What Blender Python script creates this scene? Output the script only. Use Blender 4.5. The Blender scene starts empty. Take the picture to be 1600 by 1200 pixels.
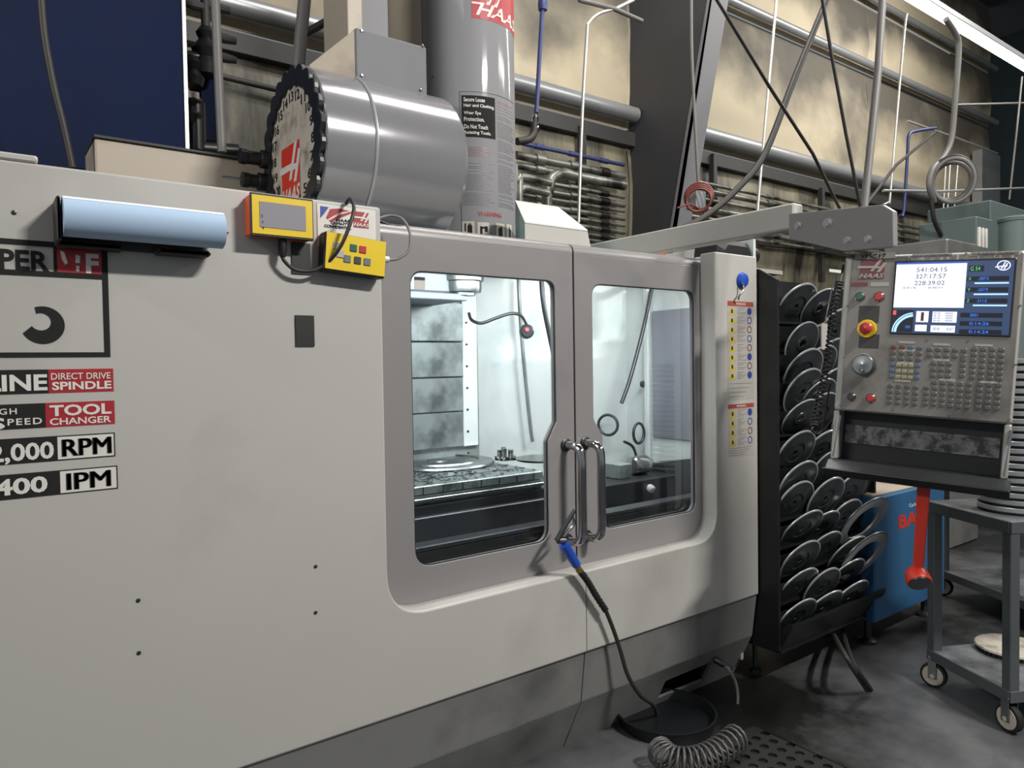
import bpy, math, random
from mathutils import Vector, Matrix
random.seed(3)
C = bpy.context.scene.collection
SC = bpy.context.scene
PI = math.pi
# ---------------------------------------------------------------- camera
H, D, YAW, PIT, ROL, FPX = 1.55, 2.0677, 0.641019, 0.028059, -0.014907, 1136.5
Fv = Vector((math.sin(YAW)*math.cos(PIT), math.cos(YAW)*math.cos(PIT), -math.sin(PIT)))
R0 = Vector((math.cos(YAW), -math.sin(YAW), 0)); U0 = R0.cross(Fv)
Rv = R0*math.cos(ROL) + U0*math.sin(ROL); Uv = -R0*math.sin(ROL) + U0*math.cos(ROL)
CAM = Vector((0, -D, H))
cd = bpy.data.cameras.new('camera'); cam = bpy.data.objects.new('camera', cd); C.objects.link(cam)
cd.sensor_width = 36; cd.lens = FPX/1600*36; cd.clip_start = .05; cd.clip_end = 200
m = Matrix((Rv, Uv, -Fv)).transposed().to_4x4(); m.translation = CAM
cam.matrix_world = m; SC.camera = cam
# ---------------------------------------------------------------- world, light, exposure
w = bpy.data.worlds.new('world'); SC.world = w; w.use_nodes = True
w.node_tree.nodes['Background'].inputs[0].default_value = (.86, .92, 1, 1)
w.node_tree.nodes['Background'].inputs[1].default_value = .28
SC.view_settings.view_transform = 'Standard'; SC.view_settings.look = 'None'
SC.view_settings.exposure = 0; SC.view_settings.gamma = 1
def area(name, loc, target, sx, sy, power, col=(1, .97, .92)):
    l = bpy.data.lights.new(name, 'AREA'); l.shape = 'RECTANGLE'; l.size = sx; l.size_y = sy
    l.energy = power; l.color = col
    o = bpy.data.objects.new(name, l); C.objects.link(o); o.location = loc
    o.rotation_euler = (Vector(target)-Vector(loc)).to_track_quat('-Z', 'Y').to_euler()
    o['kind'] = 'helper'
    return o
area('hall_key_and_fill', (2.95, -4.0, 5.0), (1.8, 0, 1.0), 1.0, .14, 345)
area('hall_key_and_fill', (-4.4, -.5, 4.7), (2.6, -.5, 1.9), 1.6, .3, 150)  # unseen fill added at the left to brighten arm, bracket and console
area('hall_key_and_fill', (-1.6, -1.9, 5.8), (1.5, -.6, 1.2), 2.4, .3, 15)  # weak unseen fill, added for the console face
area('hall_key_and_fill', (8, -2.6, 5.8), (6.0, -.5, 0.5), 2.4, .4, 120)  # unseen fill over the right side of the hall
area('hall_key_and_fill', (3.5, 0.2, 6.2), (3.5, 1.2, 0.5), 3.0, .3, 60)  # unseen fill above the machine
area('hall_key_and_fill', (9.5, 0.4, 6.2), (8.5, 3.0, 3.5), 3.4, .3, 180)  # unseen fill washing the right part of the back wall
area('hall_key_and_fill', (4.0, .8, 6.6), (3.6, 3.2, 4.0), 2.4, .3, 110)  # unseen fill added to lift the left part of the back wall
area('work_lamp', (1.7, .30, 1.96), (1.7, .85, 1.0), 1.3, .12, 22, (.95, .98, 1))
area('work_lamp', (2.9, .38, 1.96), (2.7, 1.0, 1.0), .5, .12, 14, (.95, .98, 1))
# ---------------------------------------------------------------- helpers
def ray(u, v): return Fv + Rv*((u-800)/FPX) - Uv*((v-600)/FPX)
def P(u, v, x=None, y=None, z=None):
    d = ray(u, v)
    t = (x-CAM.x)/d.x if x is not None else (y-CAM.y)/d.y if y is not None else (z-CAM.z)/d.z
    return CAM + d*t
def c(h, a=1):
    h = h.lstrip('#'); r = []
    for i in (0, 2, 4):
        s = int(h[i:i+2], 16)/255; r.append(s/12.92 if s <= .04045 else ((s+.055)/1.055)**2.4)
    return (*r, a)
MATS = {}
def mat(name, col, rough=.5, metal=0, var=.12, scale=4, bump=0, bscale=None, emit=0, stretch=None, dirt=None, dscale=1.5, dlo=.5, dhi=.7, coat=0):
    if name in MATS: return MATS[name]
    mt = bpy.data.materials.new(name); mt.use_nodes = True; nt = mt.node_tree; N = nt.nodes; L = nt.links
    b = N['Principled BSDF']; col = c(col) if isinstance(col, str) else col
    b.inputs['Roughness'].default_value = rough; b.inputs['Metallic'].default_value = metal
    b.inputs['Coat Weight'].default_value = coat; b.inputs['Coat Roughness'].default_value = .08
    tc = N.new('ShaderNodeTexCoord'); mp = N.new('ShaderNodeMapping'); L.new(tc.outputs['Object'], mp.inputs[0])
    if name == 'oily_concrete': mp.inputs['Location'].default_value = (-.75, .5, 0)  # offset leaves pale floor for the pool of light, among oil stains
    if stretch: mp.inputs['Scale'].default_value = stretch
    nz = N.new('ShaderNodeTexNoise'); nz.inputs['Scale'].default_value = scale; nz.inputs['Detail'].default_value = 6
    L.new(mp.outputs[0], nz.inputs['Vector'])
    mx = N.new('ShaderNodeMix'); mx.data_type = 'RGBA'
    mx.inputs['A'].default_value = tuple(v*(1-var) for v in col[:3])+(1,)
    mx.inputs['B'].default_value = tuple(min(1, v*(1+var)) for v in col[:3])+(1,)
    L.new(nz.outputs['Fac'], mx.inputs['Factor']); out = mx.outputs['Result']
    if dirt:
        n2 = N.new('ShaderNodeTexNoise'); n2.inputs['Scale'].default_value = dscale; n2.inputs['Detail'].default_value = 8
        n2.inputs['Roughness'].default_value = .6
        L.new(mp.outputs[0], n2.inputs['Vector'])
        rp = N.new('ShaderNodeMapRange'); rp.inputs['From Min'].default_value = dlo; rp.inputs['From Max'].default_value = dhi
        L.new(n2.outputs['Fac'], rp.inputs['Value'])
        m2 = N.new('ShaderNodeMix'); m2.data_type = 'RGBA'; L.new(rp.outputs[0], m2.inputs['Factor'])
        L.new(out, m2.inputs['A']); m2.inputs['B'].default_value = c(dirt); out = m2.outputs['Result']
    L.new(out, b.inputs['Base Color'])
    if bump:
        bp = N.new('ShaderNodeBump'); bp.inputs['Strength'].default_value = bump; bp.inputs['Distance'].default_value = .01
        n3 = N.new('ShaderNodeTexNoise'); n3.inputs['Scale'].default_value = bscale or scale*4; n3.inputs['Detail'].default_value = 5
        L.new(mp.outputs[0], n3.inputs['Vector']); L.new(n3.outputs['Fac'], bp.inputs['Height']); L.new(bp.outputs[0], b.inputs['Normal'])
    if emit:
        L.new(out, b.inputs['Emission Color']); b.inputs['Emission Strength'].default_value = emit
    MATS[name] = mt; return mt
def glassmat():
    mt = bpy.data.materials.new('clear_pane'); mt.use_nodes = True; nt = mt.node_tree; N = nt.nodes; L = nt.links
    N.remove(N['Principled BSDF']); o = N['Material Output']
    t = N.new('ShaderNodeBsdfTransparent'); t.inputs[0].default_value = (.93, .95, .95, 1)
    g = N.new('ShaderNodeBsdfGlossy'); g.inputs['Roughness'].default_value = .03
    lw = N.new('ShaderNodeLayerWeight'); lw.inputs[0].default_value = .25
    mr = N.new('ShaderNodeMapRange'); mr.inputs['To Min'].default_value = .02; mr.inputs['To Max'].default_value = .35
    L.new(lw.outputs['Fresnel'], mr.inputs[0])
    mx = N.new('ShaderNodeMixShader'); L.new(mr.outputs[0], mx.inputs[0]); L.new(t.outputs[0], mx.inputs[1]); L.new(g.outputs[0], mx.inputs[2])
    L.new(mx.outputs[0], o.inputs[0]); return mt
WL = {}
def wl(p): return WL[p.name] if p is not None else Vector((0, 0, 0))
def fin(name, vs, fs, mt, parent=None, smooth=False, sharp=40):
    vs = [Vector(v) for v in vs]
    lo = [min(v[i] for v in vs) for i in range(3)]; hi = [max(v[i] for v in vs) for i in range(3)]
    o0 = Vector(((lo[0]+hi[0])/2, (lo[1]+hi[1])/2, lo[2]))
    me = bpy.data.meshes.new(name); me.from_pydata([tuple(v-o0) for v in vs], [], fs); me.materials.append(mt)
    me.update()
    if smooth:
        me.shade_smooth()
        me.set_sharp_from_angle(angle=math.radians(sharp))
    o = bpy.data.objects.new(name, me); C.objects.link(o); WL[o.name] = o0
    if parent is not None: o.parent = parent
    o.location = o0-wl(parent)
    return o
def tag(o, label=None, cat=None, group=None, kind=None):
    if label: o['label'] = label
    if cat: o['category'] = cat
    if group: o['group'] = group
    if kind: o['kind'] = kind
    return o
def T(name, label, cat, loc, group=None):
    o = bpy.data.objects.new(name, None); C.objects.link(o); o.location = loc; o.empty_display_size = .1
    WL[o.name] = Vector(loc); return tag(o, label, cat, group)
class Fr:      # a local frame on a real surface
    def __init__(s, o, u, v): s.o = Vector(o); s.u = Vector(u).normalized(); s.v = Vector(v).normalized(); s.n = s.u.cross(s.v).normalized()
    def __call__(s, a, b, h=0): return s.o+s.u*a+s.v*b+s.n*h
    def loc(s, u, v, h=0):
        d = ray(u, v); o = s.o+s.n*h; t = (o-CAM).dot(s.n)/d.dot(s.n); e = CAM+d*t-s.o; return e.dot(s.u), e.dot(s.v)
    def sh(s, h): f = Fr(s.o+s.n*h, s.u, s.v); return f
class Cyl:     # a frame wrapped round an upright cylinder; a = arc length from the -y side
    def __init__(s, cx, cy, r): s.cx, s.cy, s.r = cx, cy, r
    def __call__(s, a, b, h=0):
        t = a/s.r; r = s.r+h; return Vector((s.cx+math.sin(t)*r, s.cy-math.cos(t)*r, b))
class MB:
    def __init__(s): s.v = []; s.f = []
    def add(s, vs, fs): n = len(s.v); s.v += [Vector(x) for x in vs]; s.f += [tuple(i+n for i in q) for q in fs]; return s
    def box(s, fr, a0, a1, b0, b1, h0, h1, bev=0):
        if bev <= 0:
            vs = [fr(a, b, h) for h in (h0, h1) for b in (b0, b1) for a in (a0, a1)]
            return s.add(vs, [(0, 2, 3, 1), (4, 5, 7, 6), (0, 1, 5, 4), (2, 6, 7, 3), (0, 4, 6, 2), (1, 3, 7, 5)])
        e = min(bev, (a1-a0)*.45, (b1-b0)*.45, (h1-h0)*.45)
        def ring(i, h): 
            A0, A1, B0, B1 = a0+i, a1-i, b0+i, b1-i
            return [fr(x, y, h) for x, y in ((A0+e-i*0, B0), (A1-e, B0), (A1, B0+e), (A1, B1-e), (A1-e, B1), (A0+e, B1), (A0, B1-e), (A0, B0+e))]
        rs = [ring(e, h0), ring(0, h0+e), ring(0, h1-e), ring(e, h1)]
        vs = sum(rs, []); fs = [tuple(range(7, -1, -1)), tuple(range(24, 32))]
        for k in range(3):
            for i in range(8): j = (i+1) % 8; fs.append((k*8+i, k*8+j, k*8+8+j, k*8+8+i))
        return s.add(vs, fs)
    def quad(s, pts): return s.add(pts, [tuple(range(len(pts)))])
    def prism(s, base, d):       # extrude polygon (world points) by vector d
        n = len(base); d = Vector(d); vs = [Vector(p) for p in base]+[Vector(p)+d for p in base]
        return s.add(vs, [tuple(range(n-1, -1, -1)), tuple(range(n, 2*n))]+[(i, (i+1) % n, n+(i+1) % n, n+i) for i in range(n)])
    def tube(s, pts, r, seg=10, cap=True, smooth_n=6, closed=False):
        pts = [Vector(p) for p in pts]
        if smooth_n > 1 and len(pts) > 2: pts = crom(pts, smooth_n, closed)
        n = len(pts); fr = None; base = len(s.v); rr = r if callable(r) else (lambda t: r)
        for i, p in enumerate(pts):
            t = (pts[(i+1) % n]-pts[i-1]) if closed else (pts[min(i+1, n-1)]-pts[max(i-1, 0)])
            t.normalize()
            if fr is None:
                a = Vector((0, 0, 1)) if abs(t.z) < .9 else Vector((1, 0, 0)); x = a.cross(t).normalized()
            else:
                x = fr-t*fr.dot(t); x.normalize()
            fr = x; y = t.cross(x); R = rr(i/max(1, n-1))
            for k in range(seg): an = 2*PI*k/seg; s.v.append(p+x*math.cos(an)*R+y*math.sin(an)*R)
        for i in range(n if closed else n-1):
            j = (i+1) % n
            for k in range(seg): l = (k+1) % seg; s.f.append((base+i*seg+k, base+i*seg+l, base+j*seg+l, base+j*seg+k))
        if cap and not closed:
            s.f.append(tuple(base+k for k in range(seg-1, -1, -1))); s.f.append(tuple(base+(n-1)*seg+k for k in range(seg)))
        return s
    def lathe(s, o, ax, prof, seg=32, a0=0, a1=2*PI):   # prof: (r, h) along ax
        o = Vector(o); ax = Vector(ax).normalized(); a = Vector((0, 0, 1)) if abs(ax.z) < .9 else Vector((1, 0, 0))
        x = a.cross(ax).normalized(); y = ax.cross(x); base = len(s.v); full = abs(a1-a0-2*PI) < 1e-6; m = seg if full else seg+1
        for r, h in prof:
            for k in range(m): t = a0+(a1-a0)*k/seg; s.v.append(o+ax*h+(x*math.cos(t)+y*math.sin(t))*r)
        for i in range(len(prof)-1):
            for k in range(seg): l = (k+1) % m; s.f.append((base+i*m+k, base+i*m+l, base+(i+1)*m+l, base+(i+1)*m+k))
        if full:
            if prof[0] == prof[-1]: return s
            if prof[0][0] > 1e-4: s.f.append(tuple(base+k for k in range(m-1, -1, -1)))
            if prof[-1][0] > 1e-4: s.f.append(tuple(base+(len(prof)-1)*m+k for k in range(m)))
        return s
    def out(s, name, mt, parent=None, smooth=False, sharp=40): return fin(name, s.v, s.f, mt, parent, smooth, sharp)
def crom(p, n, closed=False):
    out = []; N = len(p)
    for i in range(N if closed else N-1):
        if closed: a, b, c_, d = p[i-1], p[i], p[(i+1) % N], p[(i+2) % N]
        else: a, b, c_, d = p[max(i-1, 0)], p[i], p[i+1], p[min(i+2, N-1)]
        for k in range(n):
            t = k/n; out.append(.5*((2*b)+(c_-a)*t+(2*a-5*b+4*c_-d)*t*t+(3*b-a-3*c_+d)*t**3))
    if not closed: out.append(p[-1])
    return out
WX = Fr((0, 0, 0), (1, 0, 0), (0, 0, 1))         # front plane y=0: a=x, b=z, h=-y (towards the camera side)
def box(name, x0, x1, y0, y1, z0, z1, mt, parent=None, bev=.004): return MB().box(WX, x0, x1, z0, z1, -y1, -y0, bev).out(name, mt, parent)
def tube(name, pts, r, mt, parent=None, seg=10, n=6, closed=False): return MB().tube(pts, r, seg, True, n, closed).out(name, mt, parent, True, 60)
def lathe(name, o, ax, prof, mt, parent=None, seg=32): return MB().lathe(o, ax, prof, seg).out(name, mt, parent, True, 35)
def rbox(fr, a0, a1, b0, b1, r=0, n=5):
    if r <= 0: return [(a0, b0), (a1, b0), (a1, b1), (a0, b1)]
    return rpoly([(a0, b0), (a1, b0), (a1, b1), (a0, b1)], [r]*4, n)
def rpoly(pts, rs, n=6):
    out = []; N = len(pts)
    for i in range(N):
        p = Vector(pts[i]); r = rs[i]
        if r <= 0: out.append(tuple(p)); continue
        a = Vector(pts[i-1])-p; b = Vector(pts[(i+1) % N])-p; la, lb = a.length, b.length; a.normalize(); b.normalize()
        ang = a.angle(b); d = min(r/math.tan(ang/2), la*.49, lb*.49)
        p1 = p+a*d; p2 = p+b*d
        for k in range(n+1):
            t = k/n; q = p1*(1-t)**2+p*2*t*(1-t)+p2*t*t; out.append(tuple(q))
    return out
def plate(name, loops, fr, h0, h1, mt, parent=None, bev=0, smooth=False):
    cu = bpy.data.curves.new('c', 'CURVE'); cu.dimensions = '2D'; cu.fill_mode = 'BOTH'
    hh = (h1-h0)/2
    if bev: bev = min(bev, hh*.9)
    cu.extrude = hh-bev; cu.bevel_depth = bev; cu.offset = -bev; cu.bevel_resolution = 1 if bev else 0
    for lp in loops:
        s = cu.splines.new('POLY'); s.points.add(len(lp)-1); s.use_cyclic_u = True
        for i, q in enumerate(lp): s.points[i].co = (q[0], q[1], 0, 1)
    ob = bpy.data.objects.new('c', cu); me = bpy.data.meshes.new_from_object(ob)
    vs = [fr(v.co.x, v.co.y, (h0+h1)/2+v.co.z) for v in me.vertices]; fs = [tuple(p.vertices) for p in me.polygons]
    bpy.data.objects.remove(ob); bpy.data.curves.remove(cu); bpy.data.meshes.remove(me)
    return fin(name, vs, fs, mt, parent, smooth)
def text(s, fr, a0, a1, b0, b1, mt, parent, name='lettering', h=.001, bold=0, shear=0, track=1, th=.0012, rot=0):
    cu = bpy.data.curves.new('t', 'FONT'); cu.body = s; cu.shear = shear; cu.offset = bold; cu.space_character = track; cu.resolution_u = 3; cu.extrude = .001
    cu.fill_mode = 'BOTH'; cu.space_line = 1.0
    ob = bpy.data.objects.new('t', cu); me = bpy.data.meshes.new_from_object(ob)
    xs = [v.co.x for v in me.vertices]; ys = [v.co.y for v in me.vertices]
    if not xs: return None
    x0, x1, y0, y1 = min(xs), max(xs), min(ys), max(ys); cr, sr = math.cos(rot), math.sin(rot); ca, cb = (a0+a1)/2, (b0+b1)/2; vs = []
    for v in me.vertices:
        a = (v.co.x-x0)/max(x1-x0, 1e-6)*(a1-a0)+a0; b = (v.co.y-y0)/max(y1-y0, 1e-6)*(b1-b0)+b0
        if rot: da, db = a-ca, b-cb; a, b = ca+da*cr-db*sr, cb+da*sr+db*cr
        vs.append(fr(a, b, h+(th if v.co.z > 0 else 0)))
    fs = [tuple(p.vertices) for p in me.polygons]
    bpy.data.objects.remove(ob); bpy.data.curves.remove(cu); bpy.data.meshes.remove(me)
    return fin(name, vs, fs, mt, parent)
def flat(name, fr, a0, a1, b0, b1, mt, parent, h=.0005, th=.001, na=1):
    m_ = MB()
    if na == 1: m_.box(fr, a0, a1, b0, b1, h, h+th)
    else:
        for i in range(na): m_.box(fr, a0+(a1-a0)*i/na, a0+(a1-a0)*(i+1)/na, b0, b1, h, h+th)
    return m_.out(name, mt, parent)
def logo(fr, a0, a1, b0, b1, red, white, parent, h=.001, word=True, rot=0):
    # a red block, a slanted letter H whose bar runs out to the left, and the maker's word below it
    W_, H_ = a1-a0, b1-b0
    g = lambda q: (a0+q[0]*W_, b0+q[1]*H_)
    flat('emblem_block', fr, a0, a1, b0, b1, red, parent, h)
    for kk, q in enumerate(([(.42, .42), (.56, .42), (.90, 1.0), (.76, 1.0)], [(.68, .36), (.82, .36), (1.08, .82), (.96, .86)],
              [(-.10, .58), (.62, .58), (.70, .68), (-.10, .70)], [(.50, .56), (.86, .56), (.92, .64), (.55, .66)])):
        plate('emblem_stroke', [[g(x) for x in q]], fr, h+.001, h+.002+.0002*kk, white, parent)
    if word: text('HAAS', fr, a0-.02*W_, a1+.02*W_, b0+.06*H_, b0+.30*H_, white, parent, h=h+.0015, bold=.02, shear=.35)
# ---------------------------------------------------------------- materials
M = dict(
 paint=mat('cream_paint', '#adaba6', .42, 0, .06, 1.2, .02, 60, dirt='#8f8c86', dscale=1.1, dlo=.52, dhi=.85),
 door=mat('grey_door_paint', '#838080', .33, 0, .05, 1.5, dirt='#6f6c6e', dscale=1.6, dlo=.55, dhi=.85),
 skirt=mat('dark_grey_paint', '#737371', .38, 0, .12, 1.6, dirt='#3e3e3d', dscale=2, dlo=.5, dhi=.85),
 cover=mat('gloss_grey_paint', '#7c7c7f', .65, 0, .05, 2, stretch=(1, 1, .2), coat=.3), motorc=mat('motor_cover_paint', '#65666a', .6, 0, .08, 3),
 drum=mat('satin_grey_sheet', '#7b7b7e', .17, .2, .07, 5, stretch=(.2, 2, 2)),
 black=mat('black_enamel', '#15171a', .4, 0, .3, 6), blackplastic=mat('black_plastic', '#191919', .5, 0, .2, 8),
 rackblack=mat('rack_black', '#0e1012', .5, 0, .3, 6, dirt='#1b1c1e', dscale=5, dlo=.5, dhi=.7),
 steel=mat('bare_steel', '#8d9292', .32, 1, .2, 6, dirt='#55595b', dscale=5, dlo=.5, dhi=.7),
 chrome=mat('chrome', '#b4b2b2', .12, 1, .06, 8), darksteel=mat('dark_steel', '#4b4d50', .38, .8, .3, 5),
 disc=mat('disc_steel', '#4b4e51', .3, .6, .3, 9, dirt='#222426', dscale=6, dlo=.45, dhi=.7),
 rim=mat('ground_rim', '#b5b8ba', .3, .45, .1, 9), ringm=mat('ring_steel', '#9a9c9f', .4, .4, .15, 9),
 interior=mat('white_interior', '#ccd3d1', .5, 0, .08, 2, dirt='#9fb0b0', dscale=2.2, dlo=.5, dhi=.85),
 interior2=mat('interior_side', '#7b7d88', .4, 0, .1, 2, dirt='#8b8288', dscale=3, dlo=.5, dhi=.8),
 waycover=mat('way_cover_steel', '#8f9897', .42, .5, .15, 3, dirt='#59605f', dscale=5, dlo=.48, dhi=.68),
 headp=mat('head_paint', '#6c747c', .4, .1, .12, 3), table=mat('table_iron', '#7d8685', .35, .6, .25, 9, .15, 40, dirt='#3d4544', dscale=9, dlo=.5, dhi=.7),
 trough=mat('dark_trough', '#26292d', .35, .3, .25, 4), white=mat('white_vinyl', '#cfccc6', .45, 0, .03),
 vblack=mat('black_vinyl', '#0f0f0f', .85, 0, .1), red=mat('red_vinyl', '#9c1f28', .45, 0, .06),
 redc=mat('red_print', '#a8323a', .5, 0, .06), yellow=mat('yellow_plastic', '#d9b911', .4, 0, .06, 8, dirt='#94821e', dscale=9, dlo=.6, dhi=.8),
 orange=mat('orange_plastic', '#c4502c', .45, 0, .08), screen=mat('grey_screen', '#8d8b92', .2, 0, .04),
 blue=mat('blue_paint', '#06193c', 1, 0, .15, 1.1, dirt='#060e24', dscale=.55, dlo=.42, dhi=.62),
 beige=mat('beige_paint', '#aa9f90', .5, 0, .08, 3, dirt='#6d665a', dscale=3, dlo=.55, dhi=.8),
 paper=mat('blue_paper', '#9fb6cf', .85, 0, .03, 30), paperw=mat('white_paper', '#e2e6ea', .85, 0, .02),
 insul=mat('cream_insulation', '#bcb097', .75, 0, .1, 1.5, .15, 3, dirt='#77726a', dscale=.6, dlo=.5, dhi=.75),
 insul2=mat('crumpled_insulation', '#908a74', .5, 0, .3, 3, 1, 7, stretch=(1.6, 1.6, .4), dirt='#2c2b27', dscale=1.5, dlo=.40, dhi=.64),
 girt=mat('galvanised_girt', '#a7a9ab', .35, .5, .12, 3), girtd=mat('dark_girt', '#3b3b3a', .6, .2, .2, 3),
 column=mat('dark_red_iron', '#38383b', .6, 0, .08, 1.2), flange=mat('grey_flange', '#77777a', .6, 0, .08, 1.2),
 pipe=mat('galvanised_pipe', '#86867f', .4, .6, .3, 6, dirt='#2c2b27', dscale=4, dlo=.45, dhi=.65), pipelight=mat('bright_conduit', '#c3c3c0', .35, .6, .1, 5),
 bluepipe=mat('blue_airline', '#38406e', .4, .2, .2, 5), cable=mat('black_cable', '#2a2725', .55, 0, .2, 8), cablegrey=mat('grey_cable', '#6e6c6a', .5, 0, .15, 8),
 concrete=mat('oily_concrete', '#5c5d5f', .42, 0, .3, 1.4, .15, 20, dirt='#121212', dscale=.7, dlo=.40, dhi=.56),
 ceil=mat('dark_ceiling', '#4b4c4f', .8, 0, .25, 1), lamp=mat('lamp_tube', '#fffdf2', .5, 0, 0, emit=6),
 cart=mat('cart_grey_paint', '#4d5254', .45, .1, .15, 3), carttop=mat('cart_worn_steel', '#84878a', .4, .4, .2, 4, dirt='#35373a', dscale=4, dlo=.42, dhi=.68),
 redpaint=mat('red_orange_paint', '#c8321f', .4, 0, .1, 6), cabinet=mat('cabinet_blue', '#2c5a80', .5, 0, .1, 3),
 teal=mat('teal_paint', '#7e9b98', .5, 0, .08, 3), litpale=mat('lit_pale_tone', '#c9ccca', .5, 0, .05), ctl=mat('console_steel', '#7c7974', .45, .15, .15, 3, dirt='#35322f', dscale=4, dlo=.5, dhi=.75),  # pale box top tone has light put into the colour
 conedge=mat('console_edge', '#a09f99', .45, .2, .1, 4), key=mat('key_grey', '#575755', .4, 0, .15, 30), keyw=mat('key_cream', '#8f8c6c', .5, 0, .1), keyb=mat('key_blue', '#4a6079', .5, 0, .1),
 keyr=mat('key_maroon', '#6c3338', .5, 0, .1), legend=mat('legend_strip', '#a3a09a', .5, 0, .05),
 dark=mat('void_black', '#08090a', .6, 0, .1), green=mat('green_button', '#1d5a45', .35), redb=mat('red_button', '#b0353a', .3), rubber=mat('rubber', '#101010', .7, 0, .2), blueplastic=mat('blue_plastic', '#1d49a8', .35, 0, .1),
 brass=mat('brass', '#a08a4a', .35, .8, .1), cgreen=mat('cabinet_green', '#5c6a69', .6, 0, .1), farwall=mat('far_dark_wall', '#1c2a2c', .8, 0, .2, 1), cream2=mat('worn_white', '#b5ada0', .5, 0, .1, 8, dirt='#6b6358', dscale=9),
 sw=mat('screen_white', '#d6dcee', .4, emit=.95, var=0), sdk=mat('screen_navy', '#2e4060', .4, emit=.6, var=0), sblk=mat('screen_black', '#0a1222', .4, emit=.4, var=0), sblue=mat('screen_blue', '#2f6fe0', .4, emit=1.0, var=0),
 sgrey=mat('screen_text', '#4b505a', .4, emit=.1, var=0), sgreen=mat('screen_green', '#4fc06a', .4, emit=.8, var=0), sred=mat('screen_red', '#e04848', .4, emit=.9, var=0), slb=mat('screen_light_blue', '#9cc4ee', .4, emit=1, var=0), sbar=mat('screen_top_bar', '#2b4da8', .4, emit=.7, var=0),
 fade=mat('faded_print', '#6d6a6c', .3, .2, .1), fred=mat('faded_red_print', '#8a585c', .3, .1, .1), picto=mat('pictogram_ground', '#b3aea3', .5, 0, .1), ptri=mat('warning_yellow', '#b7a33a', .5, 0, .1), pblue=mat('pictogram_blue', '#2c3f84', .5, 0, .1), hair=mat('dark_line', '#3a3937', .6),
 navy=mat('flag_blue', '#24408f', .5), camred=mat('red_lamp', '#ff4a50', .4, emit=2.5, var=0),
)
M['glass'] = glassmat()
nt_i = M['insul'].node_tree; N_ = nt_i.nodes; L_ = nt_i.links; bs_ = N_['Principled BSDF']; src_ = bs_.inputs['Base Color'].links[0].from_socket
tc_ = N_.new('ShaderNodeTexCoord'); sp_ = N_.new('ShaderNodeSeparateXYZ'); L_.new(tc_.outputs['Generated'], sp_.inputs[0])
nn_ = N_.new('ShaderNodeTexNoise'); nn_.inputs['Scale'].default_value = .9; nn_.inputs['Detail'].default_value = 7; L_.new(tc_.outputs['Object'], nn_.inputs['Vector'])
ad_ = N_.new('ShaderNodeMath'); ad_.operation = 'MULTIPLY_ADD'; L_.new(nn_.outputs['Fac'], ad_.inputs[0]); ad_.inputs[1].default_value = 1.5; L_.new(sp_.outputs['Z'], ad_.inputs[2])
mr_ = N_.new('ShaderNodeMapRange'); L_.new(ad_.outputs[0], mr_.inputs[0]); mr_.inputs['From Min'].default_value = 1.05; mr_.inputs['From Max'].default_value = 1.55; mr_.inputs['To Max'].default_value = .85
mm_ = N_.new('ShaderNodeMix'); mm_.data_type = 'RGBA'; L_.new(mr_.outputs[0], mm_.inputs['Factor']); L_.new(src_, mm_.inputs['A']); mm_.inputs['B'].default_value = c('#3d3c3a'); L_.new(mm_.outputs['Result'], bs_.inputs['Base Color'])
# ---------------------------------------------------------------- setting
def st(o): o['kind'] = 'structure'; return o
WY = 3.2
st(box('floor', -6, 22, -9, WY+.2, -.1, 0, M['concrete'], bev=0))
st(box('ceiling', -6, 22, -9, WY+.4, 7.6, 7.7, M['ceil'], bev=0))
zg1 = P(1300, 272, y=WY).z; zg2 = P(1300, 86, y=WY).z; zg3 = P(1400, 32, y=WY).z
xe = P(1543, 250, y=WY).x
back = st(bpy.data.objects.new('wall_back', None)); C.objects.link(back); back.location = (5, WY, 0); WL[back.name] = Vector((5, WY, 0))
# insulated panels of the back wall, each bay between the girts a panel of its own
xs = [-4, P(975, 100, y=WY).x, 10.2, xe]
zz = [0, zg1-1.6, zg1-.12, zg2-.05, zg3-.05, 7.6]
for i in range(3):
    for j in range(5):
        o = MB(); nx, nz = 14, 5; x0, x1, z0, z1 = xs[i], xs[i+1], zz[j]+.01, zz[j+1]-.01
        vs = []; rnd = random.Random(i*9+j)
        for b in range(nz+1):
            for a in range(nx+1):
                e = 0 if b in (0, nz) else .05*math.sin(PI*b/nz)+rnd.uniform(-.015, .015)
                vs.append((x0+(x1-x0)*a/nx, WY-e, z0+(z1-z0)*b/nz))
        fs = [(b*(nx+1)+a, b*(nx+1)+a+1, (b+1)*(nx+1)+a+1, (b+1)*(nx+1)+a) for b in range(nz) for a in range(nx)]
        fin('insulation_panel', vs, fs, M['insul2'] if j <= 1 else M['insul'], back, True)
def girt(n, z, x0, x1, r, mt):
    o = MB().tube([(x0, WY-.13, z), (x1, WY-.13, z)], r, 16, True, 1)
    return st(o.out('trim_%d' % n, mt, None, True))
girt(1, zg1, -4, P(978, 200, y=WY).x, .075, M['girt']); girt(2, zg1, P(1060, 200, y=WY).x, xe, .085, M['girt'])
girt(3, zg2, P(1108, 10, y=WY).x, xe, .05, M['girt']); girt(4, zg3, 8.5, xe, .04, M['girt'])
st(box('trim_5', -4, xe, WY-.1, WY, zg1-.3, zg1-.16, M['girtd']))
st(box('wall_far', xe+1.5, xe+1.6, -9, WY+3, 0, 7.6, M['farwall'], bev=0))
st(box('trim_6', xe-.9, xe-.15, WY-.25, WY-.1, 0, P(1500, 222, y=WY-.2).z, M['girt']))
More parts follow.
